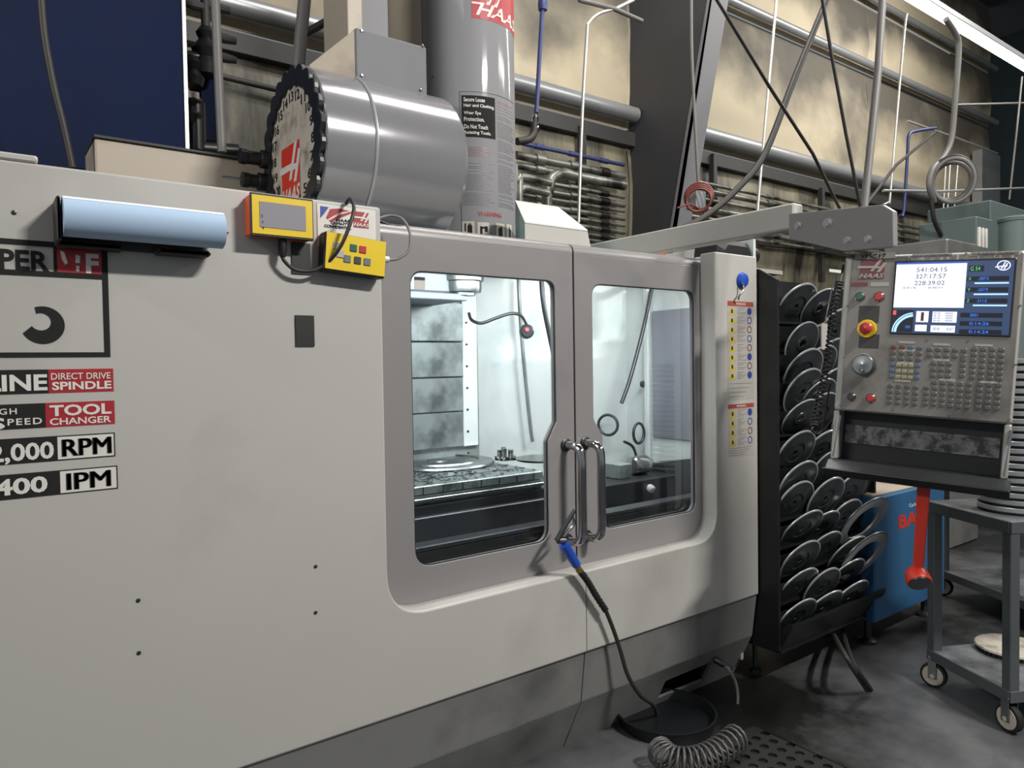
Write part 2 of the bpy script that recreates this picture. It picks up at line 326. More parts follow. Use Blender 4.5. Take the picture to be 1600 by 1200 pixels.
# tapered steel building column
xc = P(980, 100, y=WY).x
bc = T('building_column', 'dark tapered steel building column against the cream wall behind the milling machine', 'column', (xc, WY, 0))
yt, yb = P(1106, 0, x=xc).y, P(1052, 330, x=xc).y
zt0, zb0 = P(1106, 0, x=xc).z, P(1052, 330, x=xc).z
sl = (yt-yb)/(zt0-zb0); ytop = yt+sl*(7.6-zt0); ybot = yb-sl*zb0
MB().prism([(xc, WY-.02, 0), (xc, ybot, 0), (xc, ytop, 7.6), (xc, WY-.02, 7.6)], (.02, 0, 0)).out('web', M['column'], bc)
MB().prism([(xc-.01, ybot-.025, 0), (xc-.01, ybot, 0), (xc-.01, ytop, 7.6), (xc-.01, ytop-.025, 7.6)], (.26, 0, 0)).out('flange', M['flange'], bc)
# ---------------------------------------------------------------- wall pipes
GP = 'conduits running along the back wall'
def pipe_run(px0, py0, px1, y, r, mt, label, up=0):
    p0 = P(px0, py0, y=y); p1 = Vector((P(px1, 300, y=y).x, y, p0.z))
    o = MB().tube([p0, p1], r, 10, True, 1)
    for k in range(3): q = p0.lerp(p1, .2+.3*k); o.tube([q-Vector((.05, 0, 0)), q+Vector((.05, 0, 0))], r*1.35, 10, True, 1)
    return tag(o.out('conduit', mt, None, True), label, 'pipe', GP)
ords = ['topmost', 'second', 'third', 'fourth', 'fifth', 'sixth', 'seventh', 'eighth', 'ninth', 'tenth', 'lowest']
for k, (yy, r, mt) in enumerate([(222, .018, 'bluepipe'), (242, .035, 'pipe'), (258, .03, 'pipe'), (278, .022, 'pipe'), (292, .03, 'pipe'), (303, .018, 'pipe'), (316, .026, 'pipe'), (328, .02, 'pipe'), (340, .026, 'pipe'), (352, .018, 'pipe'), (362, .024, 'pipe')]):
    pipe_run(806, yy, 975, WY-.2-.02*(k % 2), r, M[mt], ords[k]+' horizontal conduit on the wall between the round column cover and the dark column')
for k, (yy, r) in enumerate([(276, .02), (288, .03), (302, .018), (318, .035), (333, .022), (345, .028), (356, .02)]):
    pipe_run(1052, yy, 1560, WY-.2-.02*(k % 2), r, M['pipe'], ['topmost', 'second', 'third', 'fourth', 'fifth', 'sixth', 'lowest'][k]+' horizontal conduit on the wall right of the dark column')
tag(tube('conduit', [P(287, 105, y=WY-.1), P(440, 142, y=WY-.1), P(500, 158, y=WY-.1)], .02, M['girtd'], n=1), 'thin dark conduit on the crumpled wall left of the tool carousel', 'pipe')
for k, (u0, v0, u1, v1, r) in enumerate([(925, 190, 920, 345, .022), (1131, 236, 1124, 330, .022), (1300, 290, 1298, 340, .02)]):
    a = P(u0, v0, y=WY-.26); b = P(u1, v1, y=WY-.26); b.x = a.x
    tag(box('pipe_strut', a.x-.03, a.x+.03, WY-.15, WY-.08, b.z-.8, a.z, M['girtd'], bev=.003), ['upright strut carrying the conduits left of the dark column', 'upright strut carrying the conduits right of the dark column', 'upright strut behind the grey arm of the console'][k], 'strut')
y = 2.7
tag(tube('elbow_pipe', [Vector((P(855, 330, y=y).x, y, 0)), P(855, 330, y=y), P(857, 300, y=y), P(862, 279, y=y), P(880, 271, y=y), P(905, 277, y=y), P(975, 290, y=y)], .045, M['pipe'], seg=14), 'thick bent galvanised pipe rising above the teal box', 'pipe')
tag(tube('elbow_pipe', [Vector((P(803, 285, y=2.5).x, 2.5, 0)), P(803, 300, y=2.5), P(806, 285, y=2.5), P(815, 277, y=2.5), P(835, 280, y=2.5), P(860, 286, y=2.5)], .03, M['pipe']), 'upper short bent pipe beside the round column cover', 'pipe')
tag(tube('elbow_pipe', [Vector((P(812, 320, y=2.5).x, 2.5, 0)), P(812, 320, y=2.5), P(813, 300, y=2.5), P(820, 294, y=2.5), P(835, 297, y=2.5), P(856, 302, y=2.5)], .03, M['pipe']), 'lower short bent pipe beside the round column cover', 'pipe')
t = T('air_drop', 'slim blue air drop pipe with valve right of the round column cover', 'pipe', P(840, 220, y=2.4))
tube('pipe', [P(848, 4, y=2.4), P(838, 176, y=2.4)], .018, M['bluepipe'], t, n=1)
lathe('coupling', P(848, 8, y=2.4), (0, 0, 1), [(.0, -.04), (.035, -.04), (.04, 0), (.035, .04), (0, .04)], M['bluepipe'], t, 12)
lathe('valve', P(836, 180, y=2.4), (0, 0, -1), [(0, 0), (.02, 0), (.03, .02), (.02, .06), (.032, .08), (.032, .12), (.018, .14), (.0, .14)], M['chrome'], t, 12)
tube('hose', [P(835, 192, y=2.4), P(834, 208, y=2.4), P(826, 218, y=2.4), P(808, 221, y=2.4)], .03, M['cable'], t)
# overhead cables, hoses, droppers
def cable(name, pts, r, mt, label, y=None, cat='cable', group=None, n=6, down=False):
    pp = [P(q[0], q[1], y=(q[2] if len(q) > 2 else y)) for q in pts]
    if n > 1 and len(pp) > 2: pp = crom(pp, n); n = 1
    if pts[0][1] <= 5 and name != 'cross_rail': d_ = (pp[0]-pp[1]).normalized(); pp.insert(0, pp[0]+d_*((7.58-pp[0].z)/d_.z) if d_.z > .8 else Vector((pp[0].x, pp[0].y, 7.58)))
    if down: pp.append(Vector((pp[-1].x, pp[-1].y, .0)))
    return tag(tube(name, pp, r, M[mt], n=n, seg=8), label, cat, group)
cable('dropper_conduit', [(960, 14), (935, 22), (920, 36), (917, 52), (910, 172), (904, 348)], .012, 'pipelight', 'thin bright conduit hanging left of the dark column', 1.9, 'conduit', n=4)
cable('dropper_conduit', [(1213, 0), (1202, 120), (1191, 245), (1183, 338)], .012, 'pipelight', 'thin white conduit dropping behind the grey console arm', 1.6, 'conduit', n=2)
cable('black_cable', [(1292, 0), (1243, 118), (1196, 238), (1155, 292), (1105, 336), (1050, 365), (985, 388), (955, 394)], .021, 'cable', 'thick dark cable swooping down onto the top of the machine', .75)
cable('black_cable', [(1080, 0), (1081, 90), (1087, 210), (1091, 284)], .012, 'cablegrey', 'grey cable hanging in front of the dark column to the red hose coil', 1.5)
YB = P(1350, 322, x=2.66).y
cable('hanger_rod', [(1380, -20), (1372, 110), (1358, 250), (1350, 325)], .0145, 'cablegrey', 'thick upright support pole rising from the console arm bracket', YB, 'pole', n=1)
cable('hanger_rod', [(1286, 5), (1300, 90), (1322, 210), (1344, 322)], .006, 'cable', 'dark slanted rod meeting the pole above the console bracket from the left', YB-.01, 'rod', n=1)
cable('hanger_rod', [(1120, 0), (1202, 135), (1270, 240), (1312, 326)], .006, 'cable', 'dark slanted cable running down to the console arm from the dark column', P(1312, 326, x=2.66).y, 'cable', n=1)
cable('hanger_rod', [(1463, 205), (1400, 258), (1352, 322)], .006, 'cable', 'dark rod slanting down to the console bracket from the upper right', YB+.01, 'rod', n=1)
cable('dropper_conduit', [(1417, 22), (1414, 40), (1404, 150), (1391, 305), (1388, 316), (1380, 320)], .013, 'pipelight', 'thin bright conduit hanging just right of the upright support pole', 1.8, 'conduit', n=3)
cable('air_line', [(1462, 200), (1430, 205), (1420, 212), (1418, 240), (1412, 330), (1406, 336)], .018, 'bluepipe', 'bluish air line with a top elbow hanging beside the cable coil', 1.9, 'pipe', n=3)
cable('dropper_conduit', [(1597, 120), (1588, 210), (1577, 312)], .012, 'cablegrey', 'thin grey rod hanging at the right edge of the picture', 1.5, 'rod', n=1)
cable('cross_rail', [(1380, 298), (1470, 299), (1600, 294)], .014, 'pipelight', 'thin bright rail crossing level behind the cable coil', 1.4, 'rail', n=1)
cable('cross_rail', [(1492, 164), (1600, 161)], .014, 'cablegrey', 'thin grey rail under the lamp at the upper right', 1.6, 'rail', n=1)
cable('cross_rail', [(1418, 189), (1490, 214), (1558, 240)], .016, 'pipelight', 'light metal strip rail above the cable coil', 2.6, 'rail', n=1)
cable('cross_rail', [(905, 0), (960, 14), (1003, 33)], .018, 'cablegrey', 'grey strut above the thin conduit left of the dark column', 1.9, 'strut', n=1)
cable('cross_rail', [(962, 14), (990, 0)], .014, 'pipelight', 'short bright brace meeting the grey strut at the top', 1.9, 'brace', n=1)
cable('hanging_post', [(476, 0), (470, 60), (466, 112)], .033, 'cablegrey', 'thick grey pipe rising behind the numbered tool carousel', 1.5, 'pipe', n=1)
cable('cross_rail', [(478, 52), (527, 24)], .02, 'cable', 'short dark brace slanting off the grey pipe behind the carousel', 1.5, 'brace', n=1)
for k, (a, b) in enumerate([(1478, 1472), (1485, 1478), (1497, 1488)]):
    cable('bright_rod', [(a, 252), (b, 366)], .012, 'pipelight', ['left rod of the three bright rods behind the cable coil', 'middle rod of the three bright rods behind the cable coil', 'right rod of the three bright rods behind the cable coil'][k], 2.6, 'rod', n=1, down=True)
HV = Vector((.45, -.89, 0))
t = T('cable_coil', 'hanging coil of thick black cable right of the support pole', 'cable', P(1487, 283, y=1.0))
tube('lead', [P(1478, 30, y=1.0), P(1494, 55, y=1.0), P(1498, 80, y=1.0), P(1493, 150, y=1.0), P(1487, 215, y=1.0), P(1475, 245, y=1.0), P(1457, 265, y=1.0), P(1452, 290, y=1.0), P(1460, 315, y=1.0)], .027, M['cablegrey'], t)
tube('lead', [P(1455, 310, y=1.0), P(1460, 345, y=1.0), P(1476, 378, y=1.0)], .02, M['cable'], t)
for k in range(5):
    o_ = P(1487+k*1.5-3, 280+(k % 3)*2, y=.98-.03*k); rr = .178-.012*(k % 3)
    pts = [o_+HV*(math.cos(a)*rr)+Vector((0, 0, math.sin(a)*rr*(1.08+.03*k))) for a in [2*PI*i/14 for i in range(14)]]
    tube('loop', pts, .018, M['cable'] if k % 2 else M['cablegrey'], t, closed=True, n=3)
t = T('red_hose_coil', 'coil of thin red hose hung on a grey fitting right of the dark column', 'hose', P(1092, 310, y=1.4))
for k in range(4):
    o_ = P(1092, 307+k*2, y=1.42-.03*k); rr = .105-.006*k
    tube('loop', [o_+HV*(math.cos(a)*rr)+Vector((0, 0, math.sin(a)*rr*.95)) for a in [2*PI*i/12 for i in range(12)]], .009, mat('dull_red_hose', '#743a34', .5), t, closed=True, n=3, seg=6)
tube('tail', [P(1100, 333, y=1.4), P(1080, 320, y=1.4), P(1058, 325, y=1.4)], .007, mat('dull_red_hose', '#743a34', .5), t, seg=6)
o_ = P(1090, 312, y=1.45); box('fitting', o_.x-.05, o_.x+.06, 1.42, 1.52, o_.z-.07, o_.z+.06, M['girt'], t)
# fluorescent lamp at upper right
a = P(1405, -12, y=1.1); b = P(1600, 100, y=1.1); b.z = a.z; b.x = 9.8
t = T('strip_lamp', 'bright fluorescent strip lamp high at the upper right', 'lamp', (a.x, 1.1, a.z))
mid = a.lerp(b, .5)
for q0, q1 in ((a, a.lerp(b, .49)), (a.lerp(b, .51), b+Vector((2, 0, 0)))): tube('tube', [q0, q1], .03, M['lamp'], t, n=1, seg=12)
box('housing', a.x, b.x+2, 1.04, 1.16, a.z+.035, a.z+.09, M['girt'], t)
# ---------------------------------------------------------------- blue machine behind
xb = P(288, 100, y=1.7).x
t = T('blue_machine', 'tall blue machine tool standing behind the mill at upper left', 'machine', ((-3+xb)/2, 2.2, 0))
box('cabinet', -3, xb, 1.7, 2.7, 0, 5.2, M['blue'], t, .01)
box('end_flange', xb-.006, xb+.012, 1.69, 1.74, 0, 5.2, M['girt'], t, .002)
q0 = P(313, 105, y=1.95); q1 = P(342, 222, y=1.95); box('side_panel', q0.x, q1.x, 1.95, 2.2, q1.z, q0.z, M['blue'], t)
q0 = P(292, 140, y=1.8); q1 = P(312, 156, y=1.8); box('junction_box', q0.x, q1.x, 1.8, 1.9, q1.z, q0.z, M['beige'], t)
for q, r in (((322, 62), .05), (((322, 92)), .07), ((300, 112), .06), ((300, 172), .06)):
    p_ = P(*q, y=1.85); lathe('fitting', p_, (0, 0, 1), [(0, -r*1.2), (r*.8, -r*1.2), (r, -r*.5), (r*.7, 0), (r, r*.6), (r*.6, r*1.2), (0, r*1.2)], M['black'], t, 12)
tube('pipe', [P(291, 88, y=1.85), P(330, 92, y=1.85)], .03, M['black'], t, n=1)
tube('pipe', [P(304, 160, y=1.85), P(306, 236, y=1.85)], .05, M['black'], t, n=1)
tube('pipe', [P(292, 230, y=1.85), P(372, 236, y=1.85)], .035, M['black'], t, n=1)
tube('pipe', [P(320, -10, y=1.85), P(322, 60, y=1.85)], .022, M['girtd'], t, n=1)
for q in ((305, 8), (340, 12), (350, 60), (350, 90)):
    p_ = P(*q, y=1.85); lathe('fitting', p_, (1, 0, 0), [(0, -.06), (.018, -.06), (.025, 0), (.018, .06), (0, .06)], M['girtd'], t, 10)
cable('conduit', [(336, -5), (341, 110), (347, 238)], .022, 'cablegrey', 'upright grey conduit beside the blue machine', 1.6, 'conduit', n=1)
cable('black_cable', [(64, -5), (70, 60), (85, 140), (100, 200), (113, 262)], .014, 'cable', 'dark cable hanging in front of the blue machine', 1.3)
# ---------------------------------------------------------------- tool changer, column cover (behind the doors)
t = T('tool_changer', 'round grey tool carousel with numbered disc and scalloped black rim above the left door', 'tool changer', (1.4, .9, 2.1))
cx0, cy0, cz0, RR = 1.10, .9, 2.443, .335
xr = P(718, 280, y=cy0-.25).x; xs1 = P(590, 240, y=cy0-RR+.0).x
lathe('drum_cover', (cx0+.009, cy0, cz0), (1, 0, 0), [(RR*.9, 0), (RR*.985, .0), (RR, .006), (RR, xs1-cx0-.014)], M['drum'], t, 64)
lathe('seam_band', (xs1, cy0, cz0), (1, 0, 0), [(RR+.004, -.006), (RR+.007, 0), (RR+.004, .006), (RR-.01, .006)], M['girt'], t, 64)
lathe('drum_cover', (xs1, cy0, cz0), (1, 0, 0), [(RR, 0), (RR, xr-xs1-.02), (RR-.015, xr-xs1), (0, xr-xs1)], M['drum'], t, 64)
# scalloped rim
n = 24; lp = []
for i in range(n*6):
    a = 2*PI*i/(n*6); lp.append(((RR-.004)*math.cos(a)*(1+.07*abs(math.sin(a*n/2))-.045), (RR-.004)*math.sin(a)*(1+.07*abs(math.sin(a*n/2))-.045)))
lin = []
for i in range(n*6):
    a = 2*PI*i/(n*6); r = RR*.80*(1-.06*abs(math.cos(a*n/2))); lin.append((r*math.cos(a), r*math.sin(a)))
FD = Fr((cx0, cy0, cz0), (0, -1, 0), (0, 0, 1))      # seen from -x
plate('scalloped_rim', [lp, lin], FD, -.008, .014, M['black'], t, .004)
plate('number_disc', [[(RR*.81*math.cos(2*PI*i/48), RR*.81*math.sin(2*PI*i/48)) for i in range(48)]], FD, -.02, .0, M['cream2'], t)
for i in range(20):
    num = (8+i-1) % 20+1; a = math.radians(18*i); r = RR*.66
    text(str(num), FD, r*math.cos(a)-.016*(1 if num < 10 else 1.5), r*math.cos(a)+.016*(1 if num < 10 else 1.5), r*math.sin(a)-.02, r*math.sin(a)+.02, M['vblack'], t, 'numeral', .001, .01, rot=0)
a0, b0 = FD.loc(442, 309); a1, b1 = FD.loc(468, 228); logo(FD, min(a0, a1), max(a0, a1), -.22, .03, M['redpaint'], M['white'], t, .001)
for i, (u, v, L_) in enumerate([(418, 250, .09), (414, 285, .07)]):
    p_ = P(u, v, x=cx0-.01)
    o = lathe('tool_holder', p_, (-1, 0, 0), [(0, 0), (.040, 0), (.040, .03), (.030, .035), (.030, L_), (.034, L_+.005), (.034, L_+.03), (.0, L_+.03)], M['black'], t, 16)
    if i: lathe('tool_bit', p_+Vector((-L_-.02, 0, 0)), (-1, 0, 0), [(0, 0), (.005, 0), (.005, .09), (0, .1)], M['steel'], t, 8)
# motor box on the drum
yb_ = .74
q0 = P(555, 42, y=yb_); q1 = P(668, 152, y=yb_); zt = q0.z; zb = P(555, 122, y=yb_).z
box('motor_cover', q0.x, q1.x, yb_, yb_+.32, zb-.05, zt, M['motorc'], t, .006)
qz = P(484, 101, y=yb_+.08)
MB().prism([(q0.x-.002, yb_+.005, zt-.01), (qz.x, yb_+.08, qz.z), (qz.x, yb_+.08, qz.z-.03), (q0.x-.002, yb_+.005, zb-.03)], (0, .24, 0)).out('side_housing', M['beige'], t)
for q in ((565, 118), (657, 141), (565, 48), (660, 72)):
    lathe('screw', P(*q, y=yb_), (0, -1, 0), [(.007, 0), (.007, .003), (.004, .005), (0, .005)], M['chrome'], t, 8)
q0 = P(543, 0, y=1.0); q1 = P(607, 50, y=1.0)
box('duct', q0.x+.06, q1.x, 1.0, 1.25, q1.z-.1, q0.z+.5, M['cover'], t, .004); box('duct_flange', q0.x-.01, q0.x+.06, .98, 1.25, q1.z-.1, q0.z+.5, M['beige'], t, .003)
# rounded column cover
t = T('column_cover', 'tall rounded grey head cover with warning prints and a red maker emblem', 'cover', (1.89, .95, 2.0))
ccx, ccy, cr = 2.185, 1.225, .2554
lp = [(ccx+cr*math.cos(a), ccy+cr*math.sin(a)) for a in [PI+PI*i/32 for i in range(33)]]+[(ccx+cr, ccy+.55), (ccx-cr, ccy+.55)]
FT = Fr((0, 0, 0), (1, 0, 0), (0, 1, 0))
MB().prism([(x_, y_, 2.06) for x_, y_ in lp], (0, 0, 2.6)).out('cover_shell', M['cover'], t, True, 50)
box('beige_reflection_side', ccx-cr-.006, ccx-cr, ccy+.03, ccy+.54, 2.07, 4.6, M['beige'], t, .001)  # grey cover side, the beige wall's reflection put into its colour
CY = Cyl(ccx, ccy, cr)
def cyl_ab(u, v):        # point of the wrapped frame under a pixel
    d = ray(u, v); ox, oy = CAM.x-ccx, CAM.y-ccy; A = d.x**2+d.y**2; B = ox*d.x+oy*d.y; K = ox*ox+oy*oy-cr*cr
    s = max(0, B*B-A*K); tt = (-B-math.sqrt(s))/A; p_ = CAM+d*tt
    return math.atan2(p_.x-ccx, -(p_.y-ccy))*cr, p_.z
A0, B0 = cyl_ab(721, 149); A1, B1 = cyl_ab(774, 218)
flat('safety_notice', CY, A0, A1, B1, B0, M['vblack'], t, .0006, .0008, 8)
hh = (B0-B1)
for i, s in enumerate(['Secure Loose', 'Hair and Clothing.', 'Wear Eye', 'Protection.', 'Do Not Touch', 'Rotating Tools.']):
    yy = B0-hh*([.10, .25, .43, .57, .75, .90][i]); wd = [.62, .92, .5, .6, .7, .8][i]*(A1-A0)
    text(s, CY, A0+.06*(A1-A0), A0+.05*(A1-A0)+wd, yy-hh*.05, yy+hh*.05, M['white'], t, 'lettering', .0014, .015)
AL, BT = cyl_ab(719, 146); AR, BB = cyl_ab(722, 372); AR = cyl_ab(803, 250)[0]
m_ = MB(); m_.box(CY, AL-.004, AL-.002, BB-.1, BT+.01, .0005, .0012); m_.box(CY, AL-.002, AR, BT+.008, BT+.010, .0005, .0012) if False else None
for i in range(14): m_.box(CY, AL+(AR-AL)*i/14, AL+(AR-AL)*(i+1)/14, BT+.008, BT+.010, .0005, .0012)
m_.out('notice_outline', M['hair'], t)
rnd = random.Random(5)
for col0, col1, z0, z1, mt, nm in ((A0, A1-.01, B1-.10, B1-.05, 'fred', 'fine_print'), (A0, A1-.01, B1-.34, B1-.13, 'fade', 'fine_print'), (A1+.015, AR, B1-.34, B0-.05, 'fade', 'fine_print'), (A1+.015, AR, B0-.035, B0-.01, 'fred', 'fine_print')):
    m_ = MB(); z = z1
    while z > z0:
        aa = col0; e = col1-(col1-col0)*rnd.uniform(0, .35)
        while aa < e:
            w_ = rnd.uniform(.006, .02); m_.box(CY, aa, min(aa+w_, e), z-.0022, z, .0005, .001); aa += w_+.003
        z -= .0085 if rnd.random() > .2 else .016
    m_.out(nm, M[mt], t)
aw, bw = cyl_ab(748, 333); text('WARNING', CY, aw-.005, aw+.13, bw-.014, bw+.008, M['redc'], t, 'lettering', .001, .01)
for i, u in enumerate((722, 746, 775, 791)):
    a_, b_ = cyl_ab(u, 346+i*1.2); w_ = [.062, .062, .055, .05][i]
    flat('pictogram', CY, a_, a_+w_, b_-.085, b_, M['picto'], t, .0006, .0008, 4)
    mm = MB(); cxp = a_+w_*.5; cyp = b_-.045
    for dx, dy, sx, sy in ([(-.015, .015, .004, .02), (.008, 0, .012, .025), (.004, .022, .003, .012), (.012, .022, .003, .012)], [(-.012, 0, .006, .025), (-.004, .018, .014, .005), (.014, .012, .008, .014), (.006, -.02, .016, .006)], [(0, 0, .013, .022), (.006, .02, .006, .01)], [(0, 0, .004, .03), (.01, 0, .003, .02)])[i]:
        mm.box(CY, cxp+dx-sx, cxp+dx+sx, cyp+dy-sy, cyp+dy+sy, .0016, .0022)
    mm.out('pictogram_figure', M['vblack'], t)
a0, _ = cyl_ab(737, 20); a1, _ = cyl_ab(809, 20); _, b0 = cyl_ab(760, 20); 
LGr = lambda a_, b_, h=0: CY(a_, b_, h)
flat('emblem_block', CY, a0, a1, b0-.035, b0+.16, M['redc'], t, .0006, .0008, 8)
text('HAAS', CY, a0+.02, a1-.012, b0-.02, b0+.045, M['white'], t, 'lettering', .0016, .02, .35)
flat('emblem_stroke', CY, a0-.0, a0+.06, b0+.035, b0+.045, M['white'], t, .0015, .0008, 3)
for dx in (.075, .12): plate('emblem_stroke', [[(a0+dx, b0+.04), (a0+dx+.02, b0+.04), (a0+dx+.07, b0+.15), (a0+dx+.05, b0+.15)]], CY, .0015, .0024, M['white'], t)
lathe('screw', P(676, 120, x=ccx-cr-.006), (-1, 0, 0), [(.007, 0), (.005, .004), (0, .004)], M['chrome'], t, 8)
# ---------------------------------------------------------------- THE MILLING MACHINE
mill = T('milling_machine', 'long cream and grey milling machine enclosure with two windowed grey sliding doors', 'machine', (1.5, .6, 0))
Pd = M['paint']
zT, zs, zO = 2.042, .43, P(800, 921, y=0).z
X0, X1, X2, X3 = -1.3, P(601, 650, y=0).x, P(1119, 650, y=0).x, P(1184, 650, y=0).x
zR = P(1150, 397, y=0).z
op = rpoly([(X0, zs), (X3, zs), (X3, zR), (X2, zR), (X2, zO), (X1, zO), (X1, zT), (X0, zT)], [0, 0, .01, .01, .13, .15, .01, 0], 10)
plate('front_panel', [op], WX, -.085, 0, Pd, mill, .006)
xsm = P(917, 1018, y=0).x
MB().box(WX, xsm-.0012, xsm+.0012, zs, zO-.005, 0, .0008).out('panel_seam', M['hair'], mill)
# skirt: two bands leaning back under the front
cb_, bb_ = P(910.5, 1096.6, x=xsm), P(879, 1170, x=xsm)
y1, z1, y2, z2 = max(cb_.y, .01), cb_.z, max(bb_.y, .08), bb_.z
print('SKIRT', y1, z1, y2, z2, 'X', X1, X2, X3, zO)
xR = 3.42
def band(name, ya, za, yb, zb, x0, x1, mt, holes=None):
    u = Vector((1, 0, 0)); v = Vector((0, ya-yb, za-zb)); L_ = v.length; fr = Fr((0, yb, zb), u, v)
    lps = [[(x0, 0), (x1, 0), (x1, L_), (x0, L_)]]
    if holes: lps.append([fr.loc(*q) for q in holes])
    plate(name, lps, fr, -.012, 0, mt, mill)
    return fr
band('upper_skirt', .012, zs-.004, y1+.01, z1, X0, X3, M['skirt'])
slot = [(1028, 1091), (1040, 1064), (1112, 1034), (1098, 1063)]
f2 = band('lower_skirt', y1+.01, z1-.003, y2, z2, X0, X3, M['skirt'], slot)
for q0, q1 in (((y1+.009, z1), (.011, zs-.004)), ((y2-.001, z2), (y1+.009, z1))):
    fr = Fr((0, q0[0], q0[1]), (1, 0, 0), (0, q1[0]-q0[0], q1[1]-q0[1])); L_ = math.hypot(q1[0]-q0[0], q1[1]-q0[1])
    MB().box(fr, xsm-.0015, xsm+.0015, 0, L_, 0, .001).out('panel_seam', M['hair'], mill)
qs = [P(*q, y=(y1+y2)/2+.03) for q in slot]
MB().box(WX, 1.9, 2.9, z2+.0, z1+.03, -(y2+.14), -(y2+.12)).out('slot_back', M['dark'], mill)
box('base', X0+.1, X3-.1, y2+.15, 1.28, .02, z2+.06, M['dark'], mill)
for x_ in (.2, 1.3, 2.3): lathe('levelling_foot', (x_, y2+.25, 0), (0, 0, 1), [(0, 0), (.06, 0), (.06, .015), (.02, .03), (.02, .12), (0, .12)], M['darksteel'], mill, 16)
box('end_panel', X3-.02, X3, .085, .3, z2+.1, zR, Pd, mill)
box('outer_side', xR+.01, xR+.03, .32, 1.28, .12, zR-.02, Pd, mill)
box('rear_front_panel', X3, xR+.03, .29, .31, .12, zR-.02, Pd, mill)
box('top_cap', -.5, P(58, 240, y=.02).x, .0, .2, zT+.001, P(40, 241, y=0).z, Pd, mill)
# doors, recessed behind the opening
yd = .08; FDo = Fr((0, yd, 0), (1, 0, 0), (0, 0, 1))
xg = P(898, 600, y=yd).x; zD = 1.98; XD2 = X2+.0
def door(xa, xb, win, hx):
    d = T('door', None, None, ((xa+xb)/2, yd, zO)); d.parent = mill; d.location = d.location-WL[mill.name]
    zb = zO-.05
    lp = rpoly([(xa, zb), (xb, zb), (xb, zD), (xa, zD)], [.02]*2+[.0]*2)
    plate('door_panel', [lp, win], FDo, -.03, 0, M['door'], d, .003)
    # rolled top edge
    pr = [(xa, yd, zD)]
    m_ = MB(); n_ = 8; vs = []
    for x_ in (xa, xb):
        for k in range(n_+1): an = PI/2*k/n_; vs.append((x_, yd+.04-.04*math.cos(an), zD+.04*math.sin(an)))
        vs.append((x_, yd+.12, zD+.04)); vs.append((x_, yd+.12, zD+.03)); vs.append((x_, yd+.03, zD+.0))
    k = n_+4; m_.add(vs, [(i, i+1, i+1+k, i+k) for i in range(k-1)]+[(k-1, 0, k, 2*k-1)]+[tuple(range(k)), tuple(range(2*k-1, k-1, -1))])
    m_.out('rolled_top', M['door'], d, True, 50)
    # inner return and seal
    for x_ in (xa, xb): box('edge_return', min(x_, x_+(.02 if x_ == xa else -.02)), max(x_, x_+(.02 if x_ == xa else -.02)), yd+.03, yd+.055, zb, zD, M['door'], d, 0)
    cxw = sum(q[0] for q in win)/len(win); czw = sum(q[1] for q in win)/len(win)
    big = [(cxw+(q[0]-cxw)*1.03, czw+(q[1]-czw)*1.03) for q in win]; sm = [(cxw+(q[0]-cxw)*.992, czw+(q[1]-czw)*.994) for q in win]
    plate('window_seal', [win, sm], FDo, -.012, -.004, M['darksteel'], d)
    plate('window_pane', [big], FDo, -.042, -.036, M['glass'], d)
    # bow handle
    zh1, zh0 = P(885, 695, y=yd).z, P(880, 845, y=yd).z
    yo = yd-.085
    pts = [(hx, yd, zh1), (hx, yd-.045, zh1), (hx+.004, yd-.072, zh1-.012), (hx+.006, yo, zh1-.05), (hx+.006, yo, (zh1+zh0)/2), (hx+.006, yo, zh0+.05), (hx+.004, yd-.072, zh0+.012), (hx, yd-.045, zh0), (hx, yd, zh0)]
    tube('handle', pts, .0165, M['chrome'], d, seg=16, n=6)
    for z_ in (zh1, zh0): lathe('handle_collar', (hx, yd, z_), (0, -1, 0), [(0, 0), (.026, 0), (.026, .006), (.019, .010), (0, .010)], M['darksteel'], d, 20)
    return d
wz0, wz1 = .865, 1.865
zn1, zn2 = P(862, 660, y=yd).z, P(857, 690, y=yd).z
wl_ = rpoly([(1.186, wz0), (1.77, wz0), (1.77, zn2), (1.815, zn1), (1.815, wz1), (1.186, wz1)], [.07, .055, .03, .03, .04, .05], 6)
wr_ = rpoly([(2.06, wz0), (2.638, wz0), (2.638, wz1), (2.011, wz1), (2.011, zn1), (2.06, zn2)], [.055, .05, .05, .05, .03, .03], 6)
hxL, hxR = P(884, 695, y=yd).x, P(914, 690, y=yd).x
dl = door(X1-.06, xg-.004, wl_, hxL); dr = door(xg+.004, P(1100, 650, y=yd).x, wr_, hxR)
# reveal between right door and panel, interior light put into its pale colour
box('door_reveal_lit', P(1100, 650, y=yd).x+.004, X2+.03, yd+.015, yd+.05, zO-.05, zR-.01, M['litpale'], mill, .003)
q = P(653, 436, y=yd+.03); flat('window_sticker', Fr((0, yd+.035, 0), (1, 0, 0), (0, 0, 1)), q.x-.012, q.x+.03, q.z-.035, q.z+.008, M['white'], mill, 0)
